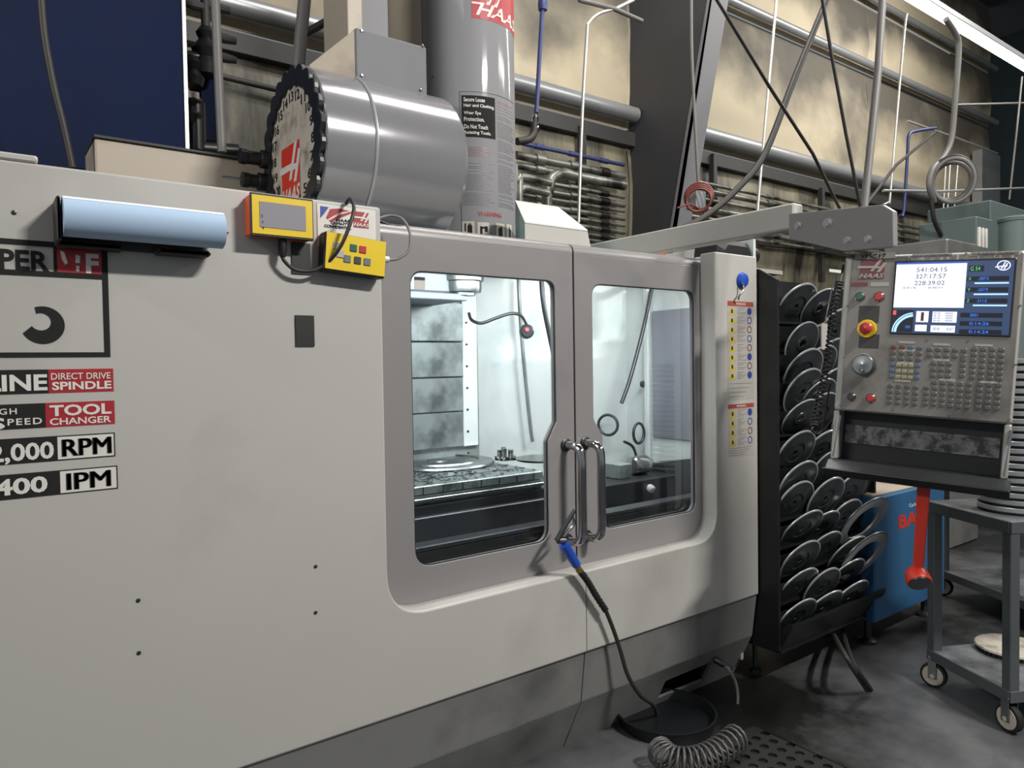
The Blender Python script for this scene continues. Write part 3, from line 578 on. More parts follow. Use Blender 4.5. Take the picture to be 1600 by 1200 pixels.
# interior
IN = M['interior']
box('interior_back_wall', .75, 3.40, 1.25, 1.27, .55, 2.04, IN, mill, 0)
box('interior_left_wall', .75, .77, .12, 1.25, .55, 1.98, IN, mill, 0)
box('light_stop_roof', .75, 3.40, .125, .58, 1.99, 2.01, Pd, mill, 0)  # unseen roof piece, put in to keep interior light off the carousel
box('interior_right_wall', 3.40, 3.42, .30, 1.25, .55, 2.2, IN, mill, 0)
box('side_window', 3.385, 3.399, P(1085, 600, x=3.39).y-.1, P(1020, 600, x=3.39).y, 1.08, 1.86, M['interior2'], mill, .004)
for u in (1016,): yv = P(u, 600, x=3.38).y; box('corner_post', 3.36, 3.384, yv, yv+.035, .7, 2.1, IN, mill, .004)
q = P(988, 600, y=1.24); box('corner_post', q.x-.02, q.x+.02, 1.2, 1.25, .7, 2.1, IN, mill, .004)
for q, mt in (((1003, 600), 'trough'),): lathe('knob', P(*q, y=1.08), (0, -1, 0), [(0, 0), (.02, 0), (.022, .01), (.016, .02), (0, .02)], M[mt], mill, 14)
box('interior_floor', .77, 3.40, .12, 1.25, .55, .57, M['trough'], mill, 0)
# column, vertical way covers
xcr = P(722, 600, y=1.02).x; xcr2 = P(748, 600, y=1.04).x
box('column', 1.0, xcr2, 1.04, 1.25, .6, 2.04, M['waycover'], mill)
zc = [P(690, v, y=1.0).z for v in (472, 534, 590, 645, 702)]
yy = 1.0
for i in range(4):
    box('way_cover_panel', 1.05, xcr, 1.0+.006*i, 1.035, zc[i+1]+.003, zc[i]-.003, M['waycover'], mill, .003)
box('way_cover_rail', xcr+.006, xcr2-.02, 1.02, 1.04, zc[4], zc[0]+.3, IN, mill, .003)
for i in range(7): lathe('bolt', (xcr+.03, 1.02, 1.1+.11*i), (0, -1, 0), [(0, 0), (.006, 0), (.006, .004), (0, .004)], M['darksteel'], mill, 8)
# spindle head
sx_, sy_ = 1.82, .80
zsb = P(713, 464, y=sy_).z
box('spindle_head', 1.2, sx_-.03, .72, 1.04, P(650, 459, y=.8).z, 2.05, M["headp"], mill, .01)
box('head_plate', 1.2, sx_+.0, .70, 1.02, P(650, 470, y=.8).z, P(650, 459, y=.8).z, M['headp'], mill, .004)
lathe('spindle_nose', (sx_, sy_-.06, zsb), (0, 0, 1), [(0, 0), (.06, 0), (.06, .012), (.085, .014), (.088, .03), (.088, .06), (.098, .065), (.098, .2), (0, .2)], M['steel'], mill, 40)
# table
ty0 = .42
zt_ = P(752, 748, y=ty0).z
xt1 = 2.02
box('table', .80, xt1, ty0, 1.0, zt_-.035, zt_, M['table'], mill, .004)
box('table_body', .80, xt1, ty0+.01, .95, zt_-.12, zt_-.037, M['table'], mill, .002)
box('table_ledge', .80, xt1+.01, ty0-.025, ty0+.02, zt_-.06, zt_-.045, M['steel'], mill, .003)
for i in range(13):
    x_ = .86+i*.092
    box('table_tick', x_, x_+.004, ty0-.002, ty0+.002, zt_-.034, zt_-.004, M['trough'], mill, 0)
for y_ in (.56, .68, .80, .92): box('table_slot', .8, xt1, y_-.008, y_+.008, zt_-.002, zt_+.0012, M['trough'], mill, 0)
q = P(683, 720, z=zt_+.015)
lathe('fixture_plate', (q.x, q.y, zt_), (0, 0, 1), [(0, 0), (.27, 0), (.275, .006), (.27, .014), (.205, .015), (.2, .022), (.195, .015), (.12, .013), (.05, .014), (.045, .02), (0, .02)], M['steel'], mill, 56)
q = P(790, 712, z=zt_+.02)
m_ = MB()
for k in range(5): m_.lathe((q.x+.03*math.cos(k*1.3), q.y+.03*math.sin(k*1.3), zt_), (0, 0, 1), [(0, 0), (.025, 0), (.025, .02), (.012, .022), (.012, .05+.01*(k % 2)), (0, .05+.01*(k % 2))], 10)
m_.out('clamp_cluster', M['chrome'], mill, True)
q = P(845, 715, z=zt_+.02); lathe('fixture_plate', (q.x+.05, q.y+.05, zt_), (0, 0, 1), [(0, 0), (.13, 0), (.135, .01), (.05, .014), (0, .014)], M['steel'], mill, 40)
rnd = random.Random(8); m_ = MB()
for k in range(420):
    x_, y_ = rnd.uniform(1.1, xt1-.02), rnd.uniform(ty0+.02, .98); s_ = rnd.uniform(.002, .006)
    fr = Fr((x_, y_, zt_+.002), (math.cos(k), math.sin(k), .1), (-math.sin(k), math.cos(k), .2)); m_.box(fr, -s_*1.6, s_*1.6, -s_, s_, 0, s_*.7)
m_.out('metal_chips', M['steel'], mill)['kind'] = 'stuff'
# front aprons under the table
z_a = P(750, 765, y=ty0).z
box('saddle_front', .8, xt1, .40, .44, .72, zt_-.075, M['trough'], mill, .004)
box('saddle_step', .8, xt1, .37, .41, .72, P(750, 795, y=.37).z, M['darksteel'], mill, .004)
zl = P(750, 832, y=.22).z
box('sill_ledge', .8, 3.38, .17, .24, zl-.02, zl, M['darksteel'], mill, .004)
box('sill_front', .8, 3.38, .165, .185, .6, zl-.021, M['dark'], mill, 0)
MB().prism([(.8, .24, zl-.01), (.8, .38, .76), (.8, .38, .74), (.8, .24, zl-.04)], (2.5, 0, 0)).out('chip_slope', M['trough'], mill)
# right side of interior: tool setter block and way cover
q = P(968, 770, y=.62); box('axis_cover', xt1+.03, 3.0, .50, .86, .7, P(980, 752, y=.5).z, M['trough'], mill, .01)
zb_ = P(980, 752, y=.5).z
q = P(970, 745, y=.6); box('probe_block', q.x-.05, q.x+.04, .56, .68, zb_, zb_+.075, M['waycover'], mill, .004)
m_ = MB().lathe((q.x+.1, .62, zb_+.05), (1, 0, 0), [(0, 0), (.045, 0), (.05, .01), (.05, .10), (.04, .12), (.02, .125), (.02, .16), (0, .16)], 24); m_.out('motor_housing', M['chrome'], mill, True)
lathe('coolant_nozzle', P(1015, 762, y=.5), (-.3, -1, -.3), [(0, 0), (.02, 0), (.022, .02), (.012, .03), (0, .03)], M['white'], mill, 14)
box('lower_back_panel', 2.2, 3.38, 1.2, 1.24, .7, P(1000, 722, y=1.2).z, M['waycover'], mill, .004)
MB().prism([(3.0, .45, .7), (3.0, .6, 1.0), (3.0, .9, .95), (3.0, .9, .7)], (.3, 0, 0)).out('side_deflector', M['trough'], mill)
# hoses inside
def itube(name, pts, r, mt): return tube(name, [P(q[0], q[1], y=q[2]) for q in pts], r, M[mt], mill, 8, 5)
itube('coolant_hose', [(733, 490, .85), (737, 500, .8), (752, 505, .75), (775, 497, .72), (798, 490, .7), (814, 493, .7), (823, 507, .7)], .008, 'darksteel')
itube('wash_hose', [(810, 432, 1.2), (812, 480, 1.2), (818, 560, 1.2), (828, 660, 1.2), (832, 690, 1.2)], .011, 'waycover')
itube('wash_hose', [(846, 436, .9), (850, 480, .9), (866, 560, .9), (880, 640, .9)], .013, 'darksteel')
itube('wash_hose', [(1018, 452, 1.0), (1006, 510, 1.0), (985, 590, 1.0), (971, 630, 1.0)], .012, 'darksteel')
o_ = P(823, 518, y=.7)
lathe('nozzle_head', o_, (-.45, -1, .0), [(0, -.03), (.03, -.028), (.036, -.01), (.034, .012), (.026, .02), (0, .02)], M['darksteel'], mill, 20)
lathe('nozzle_lamp', o_+Vector((-.014, -.02, .008)), (-.45, -1, 0), [(0, 0), (.009, 0), (.009, .004), (0, .004)], M['camred'], mill, 12)
for (u, v, r, e, y_) in ((950, 664, .062, .75, 1.15), (998, 677, .062, .5, 1.05)):
    o_ = P(u, v, y=y_)
    tube('hose_loop', [o_+(HV if e > .6 else Vector((1, 0, 0)))*(math.cos(a)*r*(1.0 if e > .6 else .75))+Vector((0, 0, math.sin(a)*r)) for a in [2*PI*i/16 for i in range(16)]], .009, M['darksteel'], mill, 8, 3, True)
itube('loop_tail', [(975, 690, 1.03), (990, 700, 1.03), (999, 735, 1.0)], .009, 'darksteel')
# ---- decals on the front (part > sub-parts)
def fl(u, v): p_ = P(u, v, y=0); return p_.x, p_.z
def decal_box(name): 
    o = T(name, None, None, (.15, 0, 1.5)); o.parent = mill; o.location = o.location-WL[mill.name]; return o
D1 = decal_box('model_decal')
xd = fl(170, 470)[0]; bl = .022
zt1, zb1 = fl(150, 383)[1], fl(150, 558)[1]; zdv = fl(100, 432)[1]
m_ = MB()
m_.box(WX, -.5, xd, zt1-bl*.6, zt1, .0004, .0012); m_.box(WX, -.5, xd, zb1, zb1+bl*.55, .0004, .0012); m_.box(WX, xd-bl*.6, xd, zb1, zt1, .0004, .0013); m_.box(WX, -.5, xd, zdv-.003, zdv+.01, .0004, .0012)
xdv = fl(86, 410)[0]; m_.box(WX, xdv-.003, xdv+.004, zdv, zt1, .0004, .0014)
m_.out('decal_border', M['vblack'], D1)
flat('decal_red_block', WX, xdv+.004, xd-.013, zdv+.01, zt1-.013, M['red'], D1, .0004, .0006)
za, zb = fl(60, 424)[1], fl(60, 392)[1]
text('SUPER', WX, fl(-62, 410)[0], fl(77, 410)[0], za, zb, M['vblack'], D1, h=.0005, bold=.028)
text('F', WX, fl(134, 410)[0], fl(154, 410)[0], fl(134, 427)[1], fl(134, 396)[1], M['white'], D1, h=.001, bold=.04)
for pts in ([(94, 392), (100, 394), (106, 411), (102, 414), (97, 406)], [(118, 398), (125, 400), (125, 411), (118, 411)], [(119, 415), (124, 416), (124, 424), (119, 424)]): plate('worn_letter_piece', [[fl(*q) for q in pts]], WX, .001, .002, M['white'], D1)
# worn ring letter
cxl, czl = fl(67, 508); r1, r0 = abs(fl(103, 508)[0]-cxl)*.95, abs(fl(83, 508)[0]-cxl)
ringp = [(cxl+r1*math.cos(a), czl-.005+r1*1.0*math.sin(a)) for a in [math.radians(100-285*i/30) for i in range(31)]]+[(cxl-.006+r0*math.cos(a), czl+.006+r0*math.sin(a)) for a in [math.radians(-205+305*i/30) for i in range(31)]]
ringp = [(cxl+(r1 if 1 else 0)*math.cos(math.radians(a)), czl+r1*math.sin(math.radians(a))) for a in range(110, -156, -8)]+[(cxl-.004+r0*math.cos(math.radians(a)), czl+.008+r0*math.sin(math.radians(a))) for a in range(-150, 116, 8)]
plate('worn_ring_letter', [ringp], WX, .0004, .0014, M['vblack'], D1)
def bar(name, x0, xm, x1, zb, zt, c1, c2):
    o = decal_box(name)
    flat('left_block', WX, x0, xm, zb, zt, M[c1], o, .0003, .0005)
    if c2 == 'white':
        flat('frame_line', WX, xm, x1, zb, zt, M['vblack'], o, .0003, .0005); flat('right_block', WX, xm, x1-.003, zb+.003, zt-.003, M[c2], o, .0009, .0004)
    else: flat('right_block', WX, xm, x1, zb, zt, M[c2], o, .0003, .0005)
    return o
xd1 = fl(177, 590)[0]
zt1, zb1 = fl(90, 577)[1], fl(90, 614)[1]; o = bar('line_decal', -.5, fl(76, 600)[0], xd1, zb1, zt1, 'vblack', 'red'); hh = zt1-zb1
text('INLINE', WX, fl(-75, 600)[0], fl(74, 600)[0], zb1+hh*.13, zb1+hh*.80, M['white'], o, h=.001, bold=.03)
text('DIRECT DRIVE', WX, fl(80, 600)[0], fl(173, 600)[0], zb1+hh*.56, zb1+hh*.84, M['white'], o, h=.001, bold=.01)
text('SPINDLE', WX, fl(81, 600)[0], fl(174, 600)[0], zb1+hh*.12, zb1+hh*.47, M['white'], o, h=.001, bold=.03)
zt1, zb1 = fl(90, 629)[1], fl(90, 667)[1]; o = bar('changer_decal', -.5, fl(71, 640)[0], fl(179, 640)[0], zb1, zt1, 'vblack', 'red'); hh = zt1-zb1
text('HIGH', WX, fl(-24, 640)[0], fl(26, 640)[0], zb1+hh*.60, zb1+hh*.84, M['white'], o, h=.001, bold=.01, track=1.2)
text('S', WX, fl(-20, 640)[0], fl(7, 640)[0], zb1+hh*.02, zb1+hh*.48, M['white'], o, h=.001, bold=.03)
text('PEED', WX, fl(11, 640)[0], fl(65, 640)[0], zb1+hh*.16, zb1+hh*.42, M['white'], o, h=.001, bold=.015, track=1.2)
text('TOOL', WX, fl(77, 640)[0], fl(174, 640)[0], zb1+hh*.44, zb1+hh*.90, M['white'], o, h=.001, bold=.03)
text('CHANGER', WX, fl(77, 640)[0], fl(173, 640)[0], zb1+hh*.08, zb1+hh*.36, M['white'], o, h=.001, bold=.02)
zt1, zb1 = fl(90, 681)[1], fl(90, 720)[1]; o = bar('rpm_decal', -.5, fl(90, 700)[0], fl(180, 700)[0], zb1, zt1, 'vblack', 'white'); hh = zt1-zb1
text('12,000', WX, fl(-34, 700)[0], fl(84, 700)[0], zb1+hh*.0, zb1+hh*.80, M['white'], o, h=.001, bold=.025)
for dx_ in (-.0022, 0, .0022): text('RPM', WX, fl(98, 700)[0]+dx_, fl(173, 700)[0]+dx_, zb1+hh*.16, zb1+hh*.84, M['vblack'], o, h=.0014, bold=0)
zt1, zb1 = fl(90, 735)[1], fl(90, 773)[1]; o = bar('ipm_decal', -.5, fl(94, 750)[0], fl(184, 750)[0], zb1, zt1, 'vblack', 'white'); hh = zt1-zb1
text('1400', WX, fl(-28, 750)[0], fl(74, 750)[0], zb1+hh*.17, zb1+hh*.83, M['white'], o, h=.001, bold=.03)
for dx_ in (-.0022, 0, .0022): text('IPM', WX, fl(105, 750)[0]+dx_, fl(172, 750)[0]+dx_, zb1+hh*.16, zb1+hh*.84, M['vblack'], o, h=.0014, bold=0)
# small quality plate right of the yellow display
o = decal_box('quality_plate')
x0, z1_ = fl(495, 320); x1, _ = fl(586, 327); z0_ = fl(540, 378)[1]
flat('plate_ground', WX, x0, x1, z0_-.02, zT-.012, M['white'], o, .0004, .002)
A = lambda u, v: fl(u, v)
plate('flag_blue_field', [[A(500, 322), A(513, 324), A(506, 334), A(500, 341)]], WX, .0026, .0034, M['navy'], o)
for q in ([(515, 327), (530, 326), (545, 330), (530, 332), (511, 343), (509, 340)], [(513, 345), (532, 335), (548, 331), (555, 331), (535, 339), (517, 347)]): plate('flag_stripe', [[A(*k) for k in q]], WX, .0026, .0034, M['red'], o)
xa, za_ = A(552, 355); xb_, zb_2 = A(575, 333); logo(WX, xa, xb_, za_, zb_2, M['red'], M['white'], o, .0026)
for i, (s, u0, u1, v) in enumerate([('HAAS', 525, 546, 343), ('QUALITY', 516, 546, 347.5), ('CONFIDENTIAL', 506, 548, 352)]):
    text(s, WX, A(u0, v)[0], A(u1, v)[0], A(u0, v+1.5)[1]-.003, A(u0, v-1.5)[1], M['vblack'], o, h=.0026, bold=.02)
# warning label strip on the right panel
o = decal_box('warning_label_strip')
for (va, vb, n_) in ((470, 624, 8), (630, 713, 4)):
    x0 = A(1137, 550)[0]; x1 = A(1177, 550)[0]; zt1 = A(1155, va+1)[1]; zb1 = A(1155, vb)[1]
    flat('label_sheet', WX, x0, x1, zb1, zt1, M['legend'], o, .0004, .0006); hd = (zt1-zb1)*(.05 if n_ == 8 else .08)
    flat('label_header', WX, x0, x1, zt1-hd, zt1, mat('header_red', '#96443a', .5), o, .0011, .0004)
    text('WARNING', WX, x0+.06, x1-.06, zt1-hd*.75, zt1-hd*.25, M['white'], o, h=.0016)
    low = (zt1-zb1)*(.20 if n_ == 8 else .2); st_ = (zt1-hd-zb1-low)/n_
    m_ = MB()
    for i in range(n_):
        zc_ = zt1-hd-st_*(i+.5); s_ = st_*.44; w_ = x1-x0
        plate('warning_triangle', [[(x0+.02*w_, zc_-s_), (x0+.30*w_, zc_-s_), (x0+.16*w_, zc_+s_)]], WX, .0011, .0016, M['ptri'], o)
        MB().box(WX, x0+.13*w_, x0+.19*w_, zc_-s_*.6, zc_+s_*.3, .0016, .002).out('triangle_mark', M['vblack'], o)
        cx_ = x0+.84*w_
        plate('mandatory_disc', [[(cx_+.09*w_*math.cos(a), zc_+.09*w_*math.sin(a)) for a in [2*PI*k/14 for k in range(14)]]]+([[(cx_+.065*w_*math.cos(a), zc_+.065*w_*math.sin(a)) for a in [2*PI*k/14 for k in range(14)]]] if i in (1, 2, 3, 4, 6) or (n_ == 4 and i > 1) else []), WX, .0011, .0016, M['pblue'] if i not in (2, 4, 6) else M['keyr'], o)
        for k in range(5): m_.box(WX, x0+.36*w_, x0+(.70-.1*((i+k) % 3))*w_, zc_+s_*(.8-.4*k)-.001, zc_+s_*(.8-.4*k)+.001, .0011, .0014)
    for k in range(4): m_.box(WX, x0+.05*w_, x0+(.9-.1*k)*w_, zb1+low*(.8-.22*k), zb1+low*(.8-.22*k)+.002, .0011, .0014)
    m_.out('fine_print', M['fade'], o)
# little holes and screws on the panel
for q in ((216, 938), (493, 885), (493, 957), (217, 1020), (22, 332), (354, 363)):
    lathe('screw', P(*q, y=0), (0, -1, 0), [(.0055, 0), (.0055, .002), (.003, .003), (0, .003)], M['darksteel'], mill, 8)
for q in ((470, 404, 11, 15), (476, 517, 10, 16)):
    x_, z_ = fl(q[0], q[1]); w_ = .028
    flat('hook_patch', WX, x_-w_, x_+w_, z_-.045, z_+.045, M['blackplastic'], mill, .0005, .004)
# ---------------------------------------------------------------- things fixed to the front
t = T('paper_roll', 'roll of pale blue paper towel on a black holder at upper left of the machine', 'paper roll', P(225, 345, y=-.06))
pa, pb = P(97, 338, y=-.075), P(347, 357, y=-.075); pb.z = pa.z; rr = .046
m_ = MB().lathe(pa, (1, 0, 0), [(.018, 0), (rr, 0), (rr, pb.x-pa.x), (.018, pb.x-pa.x), (.018, 0)], 40); m_.out('roll', M['paper'], t, True)
frp = lambda a_, b_, h=0: pa+Vector((a_, -math.cos(b_)*(rr+h), math.sin(b_)*(rr+h)))
m_ = MB()
for i in range(10): m_.box(frp, 0, pb.x-pa.x, .95+i*.1, .95+(i+1)*.1, 0, .0012)
m_.out('loose_end', M['paperw'], t)
box('holder_bracket', pa.x-.012, pa.x-.004, -.09, 0, pa.z-.06, pa.z+.045, M['blackplastic'], t, .003)
for a_, b_ in ((P(88, 380, y=-.05).x, P(195, 380, y=-.05).x), (P(245, 386, y=-.05).x, P(330, 386, y=-.05).x)): box('holder_foot', a_, b_, -.05, 0, pa.z-.066, pa.z-.05, M['blackplastic'], t, .006)
box('holder_back', pa.x, pb.x-.03, -.012, 0, pa.z-.06, pa.z+.03, M['blackplastic'], t, .003)
t = T('display_unit', 'yellow and orange framed display box mounted above the black patches', 'display', P(440, 340, y=-.03))
x0, x1 = P(391, 330, y=-.05).x, P(488, 330, y=-.05).x; zt1, zb1 = P(440, 308, y=-.05).z, P(440, 371, y=-.05).z
box('housing', x0, x1, -.05, 0, zb1, zt1, M['orange'], t, .004)
box('bezel_edge', x0-.001, x1+.001, -.055, -.046, zb1-.003, zt1+.003, M['blackplastic'], t, .002)
flat('bezel', Fr((0, -.055, 0), (1, 0, 0), (0, 0, 1)), x0+.003, x1-.003, zb1+.004, zt1-.003, M['yellow'], t, .0, .002)
w_ = x1-x0; h_ = zt1-zb1
flat('screen', Fr((0, -.057, 0), (1, 0, 0), (0, 0, 1)), x0+.13*w_, x1-.13*w_, zb1+.2*h_, zt1-.18*h_, M['screen'], t, 0, .0015)
text('8 6 7', Fr((0, -.057, 0), (1, 0, 0), (0, 0, 1)), x0+.01, x0+.05, zb1+.3*h_, zb1+.34*h_, M['hair'], t, rot=-1.5, h=.0003)
cp = P(441, 374, y=-.03)
lathe('plug', cp, (0, 0, -1), [(.012, 0), (.012, .035), (.008, .05), (0, .05)], M['blackplastic'], t, 12)
tag(tube('display_cable', [cp-Vector((0, .0, .04)), P(443, 406, y=-.03), P(460, 421, y=-.03), P(487, 423, y=-.035), P(511, 411, y=-.045), P(532, 385, y=-.08), P(547, 350, y=-.09), P(553, 325, y=-.07), P(547, 311, y=-.03), P(541, 318, y=.0)], .0055, M['cable'], seg=8), 'thin black cable looping under the yellow display box', 'cable')
t = T('keypad_unit', 'yellow keypad box hung tilted below the small quality plate', 'keypad', P(555, 400, y=-.03))
kf = Fr(P(556, 399, y=-.05), (1, 0, -.075), (.075, 0, 1)); w_, h_ = .098, .057
MB().box(kf, -w_, w_, -h_, h_, -.045, 0, .004).out('housing', M['blackplastic'], t)
MB().box(kf, -w_+.004, w_-.002, -h_+.006, h_-.002, 0, .002).out('face', M['yellow'], t)
for i, (dx, dy, mt) in enumerate([(-.01, .02, 'green'), (.02, .02, 'redb'), (-.028, -.015, 'cgreen'), (.005, -.015, 'darksteel'), (.036, -.015, 'cgreen'), (-.062, .018, 'legend'), (-.05, -.004, 'legend')]):
    MB().box(kf, dx-.011, dx+.011, dy-.011, dy+.011, .002, .005, .002).out('button', M[mt], t)
p_ = P(600, 405, y=-.03)
m_ = MB().lathe(p_-Vector((.02, 0, 0)), (1, 0, 0), [(0, 0), (.014, 0), (.014, .02), (.01, .022), (.01, .035), (0, .035)], 12); m_.out('cable_gland', M['white'], t, True)
tag(tube('keypad_cable', [P(603, 406, y=-.03), P(622, 404, y=-.03), P(639, 390, y=-.03), P(640, 362, y=-.02), P(628, 342, y=0), P(610, 337, y=.02), P(592, 341, y=.02)], .0045, M['cablegrey'], seg=8), 'thin grey cable looping over the door corner from the keypad', 'cable')
tag(tube('door_top_cable', [P(592, 345, y=.1), P(610, 352, y=.1), P(625, 354, y=.1), P(650, 360, y=.12)], .005, M['cable'], seg=6), 'short black cable tied along the top of the left door', 'cable')
tag(tube('door_top_cable', [P(835, 384, y=.12), P(850, 386, y=.12), P(862, 384, y=.12), P(880, 388, y=.12), P(893, 392, y=.1)], .005, M['cable'], seg=6), 'short black cable lying on the door top under the teal box', 'cable')
# blue cap with hook on the right panel
t = T('key_cap', 'round blue cap with a bent wire hook on the right machine panel', 'hook', P(1158, 438, y=0))
lathe('cap', P(1158, 438, y=0), (0, -1, 0), [(0, 0), (.034, 0), (.036, .01), (.03, .02), (.015, .025), (0, .025)], M['blueplastic'], t, 28)
tube('hook', [P(1161, 440, y=-.03), P(1162, 452, y=-.035), P(1155, 462, y=-.03), P(1154, 468, y=-.02)], .004, M['chrome'], t, 8)
# air gun + hose
t = T('air_gun', 'blue handled air blow gun hanging from the left door handle', 'air gun', P(885, 840, y=-.03))
yg = -.035
tube('trigger', [P(898, 797, y=yg), P(884, 820, y=yg), P(870, 845, y=yg)], lambda s: .007+.004*s, M['black'], t, 8)
tube('nozzle_hook', [P(893, 805, y=yg), P(897, 818, y=yg), P(889, 828, y=yg), P(880, 838, y=yg)], .006, M['chrome'], t, 8)
tube('body', [P(872, 845, y=yg), P(882, 845, y=yg)], .012, M['steel'], t, 10, 1)
tube('grip', [P(881, 850, y=yg), P(890, 865, y=yg), P(901, 883, y=yg)], lambda s: .021-.004*s, M['blueplastic'], t, 14)
tube('fitting', [P(901, 883, y=yg), P(906, 893, y=yg)], .013, M['brass'], t, 10, 1)
t = T('air_hose', 'black air hose dropping from the blue air gun to the lower skirt', 'hose', P(960, 1000, y=-.03))
tube('strain_relief', [P(905, 891, y=yg), P(918, 908, y=yg), P(931, 930, y=yg), P(946, 953, y=yg)], lambda s: .0125+.0015*math.sin(s*90), M['rubber'], t, 10, 14)
tube('hose', [P(945, 950, y=yg), P(957, 980, y=yg), P(969, 1015, y=yg), P(981, 1055, y=yg), P(1000, 1086, y=-.02), P(1019, 1100, y=.01), P(1025, 1112, y=.05), P(1026, 1130, y=.13)], .0085, M['cable'], t, 10)
# coiled hose from the skirt
t = T('coiled_air_hose', 'grey spiral air hose plugged into the lower skirt, coiled on the floor', 'hose', P(1150, 1100, y=0))
pf = P(1127, 1036, y=y1+.0)
lathe('plug', pf, (.2, -1, -.3), [(0, -.03), (.016, -.03), (.016, .01), (.011, .02), (.011, .05), (0, .05)], M['darksteel'], t, 14)
tube('lead', [pf+Vector((.0, -.02, -.01)), P(1140, 1048, y=-.02), P(1150, 1068, y=-.04), P(1153, 1095, y=-.06), P(1147, 1132, y=-.1), P(1139, 1143, y=-.14)], .007, M['cablegrey'], t, 8)
cen = [P(1150, 1153, z=.06), P(1120, 1176, z=.06), P(1085, 1190, z=.06), P(1050, 1188, z=.06), P(1030, 1172, z=.06)]
cc = crom(cen, 60); pts = []
for i, p_ in enumerate(cc):
    tn = (cc[min(i+1, len(cc)-1)]-cc[max(i-1, 0)]).normalized(); sd = tn.cross(Vector((0, 0, 1))).normalized(); an = 2*PI*i/13
    pts.append(p_+(sd*math.cos(an)+Vector((0, 0, 1))*math.sin(an))*.05)
tube('coil', pts, .0055, mat('dark_grey_hose', '#4b4a49', .35), t, 7, 1)
# ---------------------------------------------------------------- teal box, arm, odd boxes above the doors
zq = lambda u, v, y_: P(u, v, y=y_).z
y_ = .45
x0, x1 = P(820, 350, y=y_).x, P(928, 385, y=y_).x
t = T('teal_box', 'teal sided box with a sloping top tinted as lit white on the machine roof', 'cover', ((x0+x1)/2, .6, 2.03))
za, zb = P(820, 349, y=y_).z, P(918, 359, y=y_).z; pe = P(872, 325, y=y_+.35); pl = P(805, 316, y=y_+.35)
top = [Vector((x0, y_, za)), Vector((P(918, 359, y=y_).x, y_, za)), pe, pl]
bot = [Vector((x0, y_, 2.012)), Vector((x1, y_, 2.012)), Vector((pe.x+.1, pe.y, 2.012)), Vector((pl.x, pl.y, 2.012))]
zpe = (pe.z+pl.z)/2; top[2].z = top[3].z = zpe
MB().quad([top[0], bot[0], bot[1], top[1]]).out('front_face', M['paint'], t)
for i_, j_ in ((0, 3), (1, 2), (2, 3)): MB().quad([top[i_], bot[i_], bot[j_], top[j_]]).out('side_face', M['teal'], t)
MB().prism([top[0]+Vector((0, 0, .002)), top[1]+Vector((0, 0, .002)), top[2]+Vector((0, 0, .002)), top[3]+Vector((0, 0, .002))], (0, 0, .006)).out('top_face', M['litpale'], t)  # top face lightened, light from above put into its colour
# pendant arm
xa_ = 2.62
t = T('console_arm', 'long grey beam arm reaching forward over the doors to the control console', 'arm', (xa_, .3, 2.0))
zAt, zAb = P(1100, 345, x=xa_).z, P(1100, 381, x=xa_).z
yA0, yA1 = P(918, 360, x=xa_).y, P(1240, 350, x=xa_).y
FA = Fr((xa_, 0, 0), (0, -1, 0), (0, 0, 1))
MB().box(FA, -yA0, -yA1, zAb, zAt, -.07, 0, .006).out('beam', M['paint'], t)
br = [(1234, 334), (1380, 320), (1397, 330), (1398, 386), (1320, 393), (1234, 373)]
plate('bracket', [rpoly([FA.loc(*q) for q in br], [.005, .01, .01, .01, .01, .005])], FA, -.025, .008, M['door'], t, .003)
for q, r in (((1249, 353), .011), ((1295, 349), .013), ((1326, 376), .010), ((1358, 374), .010)):
    a_, b_ = FA.loc(*q); lathe('bolt', FA(a_, b_, .008), FA.n, [(r*1.5, 0), (r*1.5, .003), (r, .003), (r, .010), (0, .010)], M['girt'], t, 14)
a_, b_ = FA.loc(1350, 332); pj = FA(a_, b_, -.06)
box('swivel_block', pj.x-.06, pj.x+.08, pj.y-.02, pj.y+.20, 1.965, b_, M['darksteel'], t)
x0, x1 = P(985, 400, y=.7).x, P(1040, 400, y=.7).x
tag(box('orange_tray', x0, x1, .7, .95, 2.03, P(1010, 391, y=.7).z, M['orange'], bev=.004), 'orange tray peeping above the right door under the arm', 'tray')
q = P(1140, 385, y=.3); t = T('motor_bulge', 'rounded black motor cap on top of the machine beside the tool rack', 'motor', (q.x, .35, 2.0))
p0 = P(1122, 395, y=.32); p1 = P(1160, 378, y=.32)
MB().box(WX, p0.x, p1.x+.08, 1.98, p1.z, -.50, -.30, .03).out('cap', M['blackplastic'], t)
m_ = MB().lathe((p1.x+.08, .4, p1.z-.05), (1, 0, 0), [(0, 0), (.055, 0), (.055, .1), (.045, .13), (0, .13)], 20); m_.out('shaft_housing', M['blackplastic'], t, True)
# beige box behind the machine at left
x0, x1 = P(149, 250, y=1.3).x, P(440, 250, y=1.3).x
t = T('beige_cabinet', 'beige cabinet with dark top edge behind the machine, left of the carousel', 'cabinet', ((x0+x1)/2, 1.4, 0)); zt = P(200, 223, y=1.3).z
box('body', x0, x1, 1.30, 1.6, 0, zt, M['beige'], t, .006); box('top_edge', x0-.003, x1, 1.29, 1.6, zt, zt+.012, M['girtd'], t, .002)
# ---------------------------------------------------------------- control console (pendant)
PF = Fr((2.7507839, -.87181481, 1.63782313), (.29869249, -.95220231, -.06398096), (.06435755, -.04679151, .9968293))
print('PN', PF.n)
con = T('control_console', 'tilted control console with lit screen, keypad and an open box below', 'control panel', tuple(PF(0, -.3, -.05)))
def pp(u, v): return PF.loc(u, v)
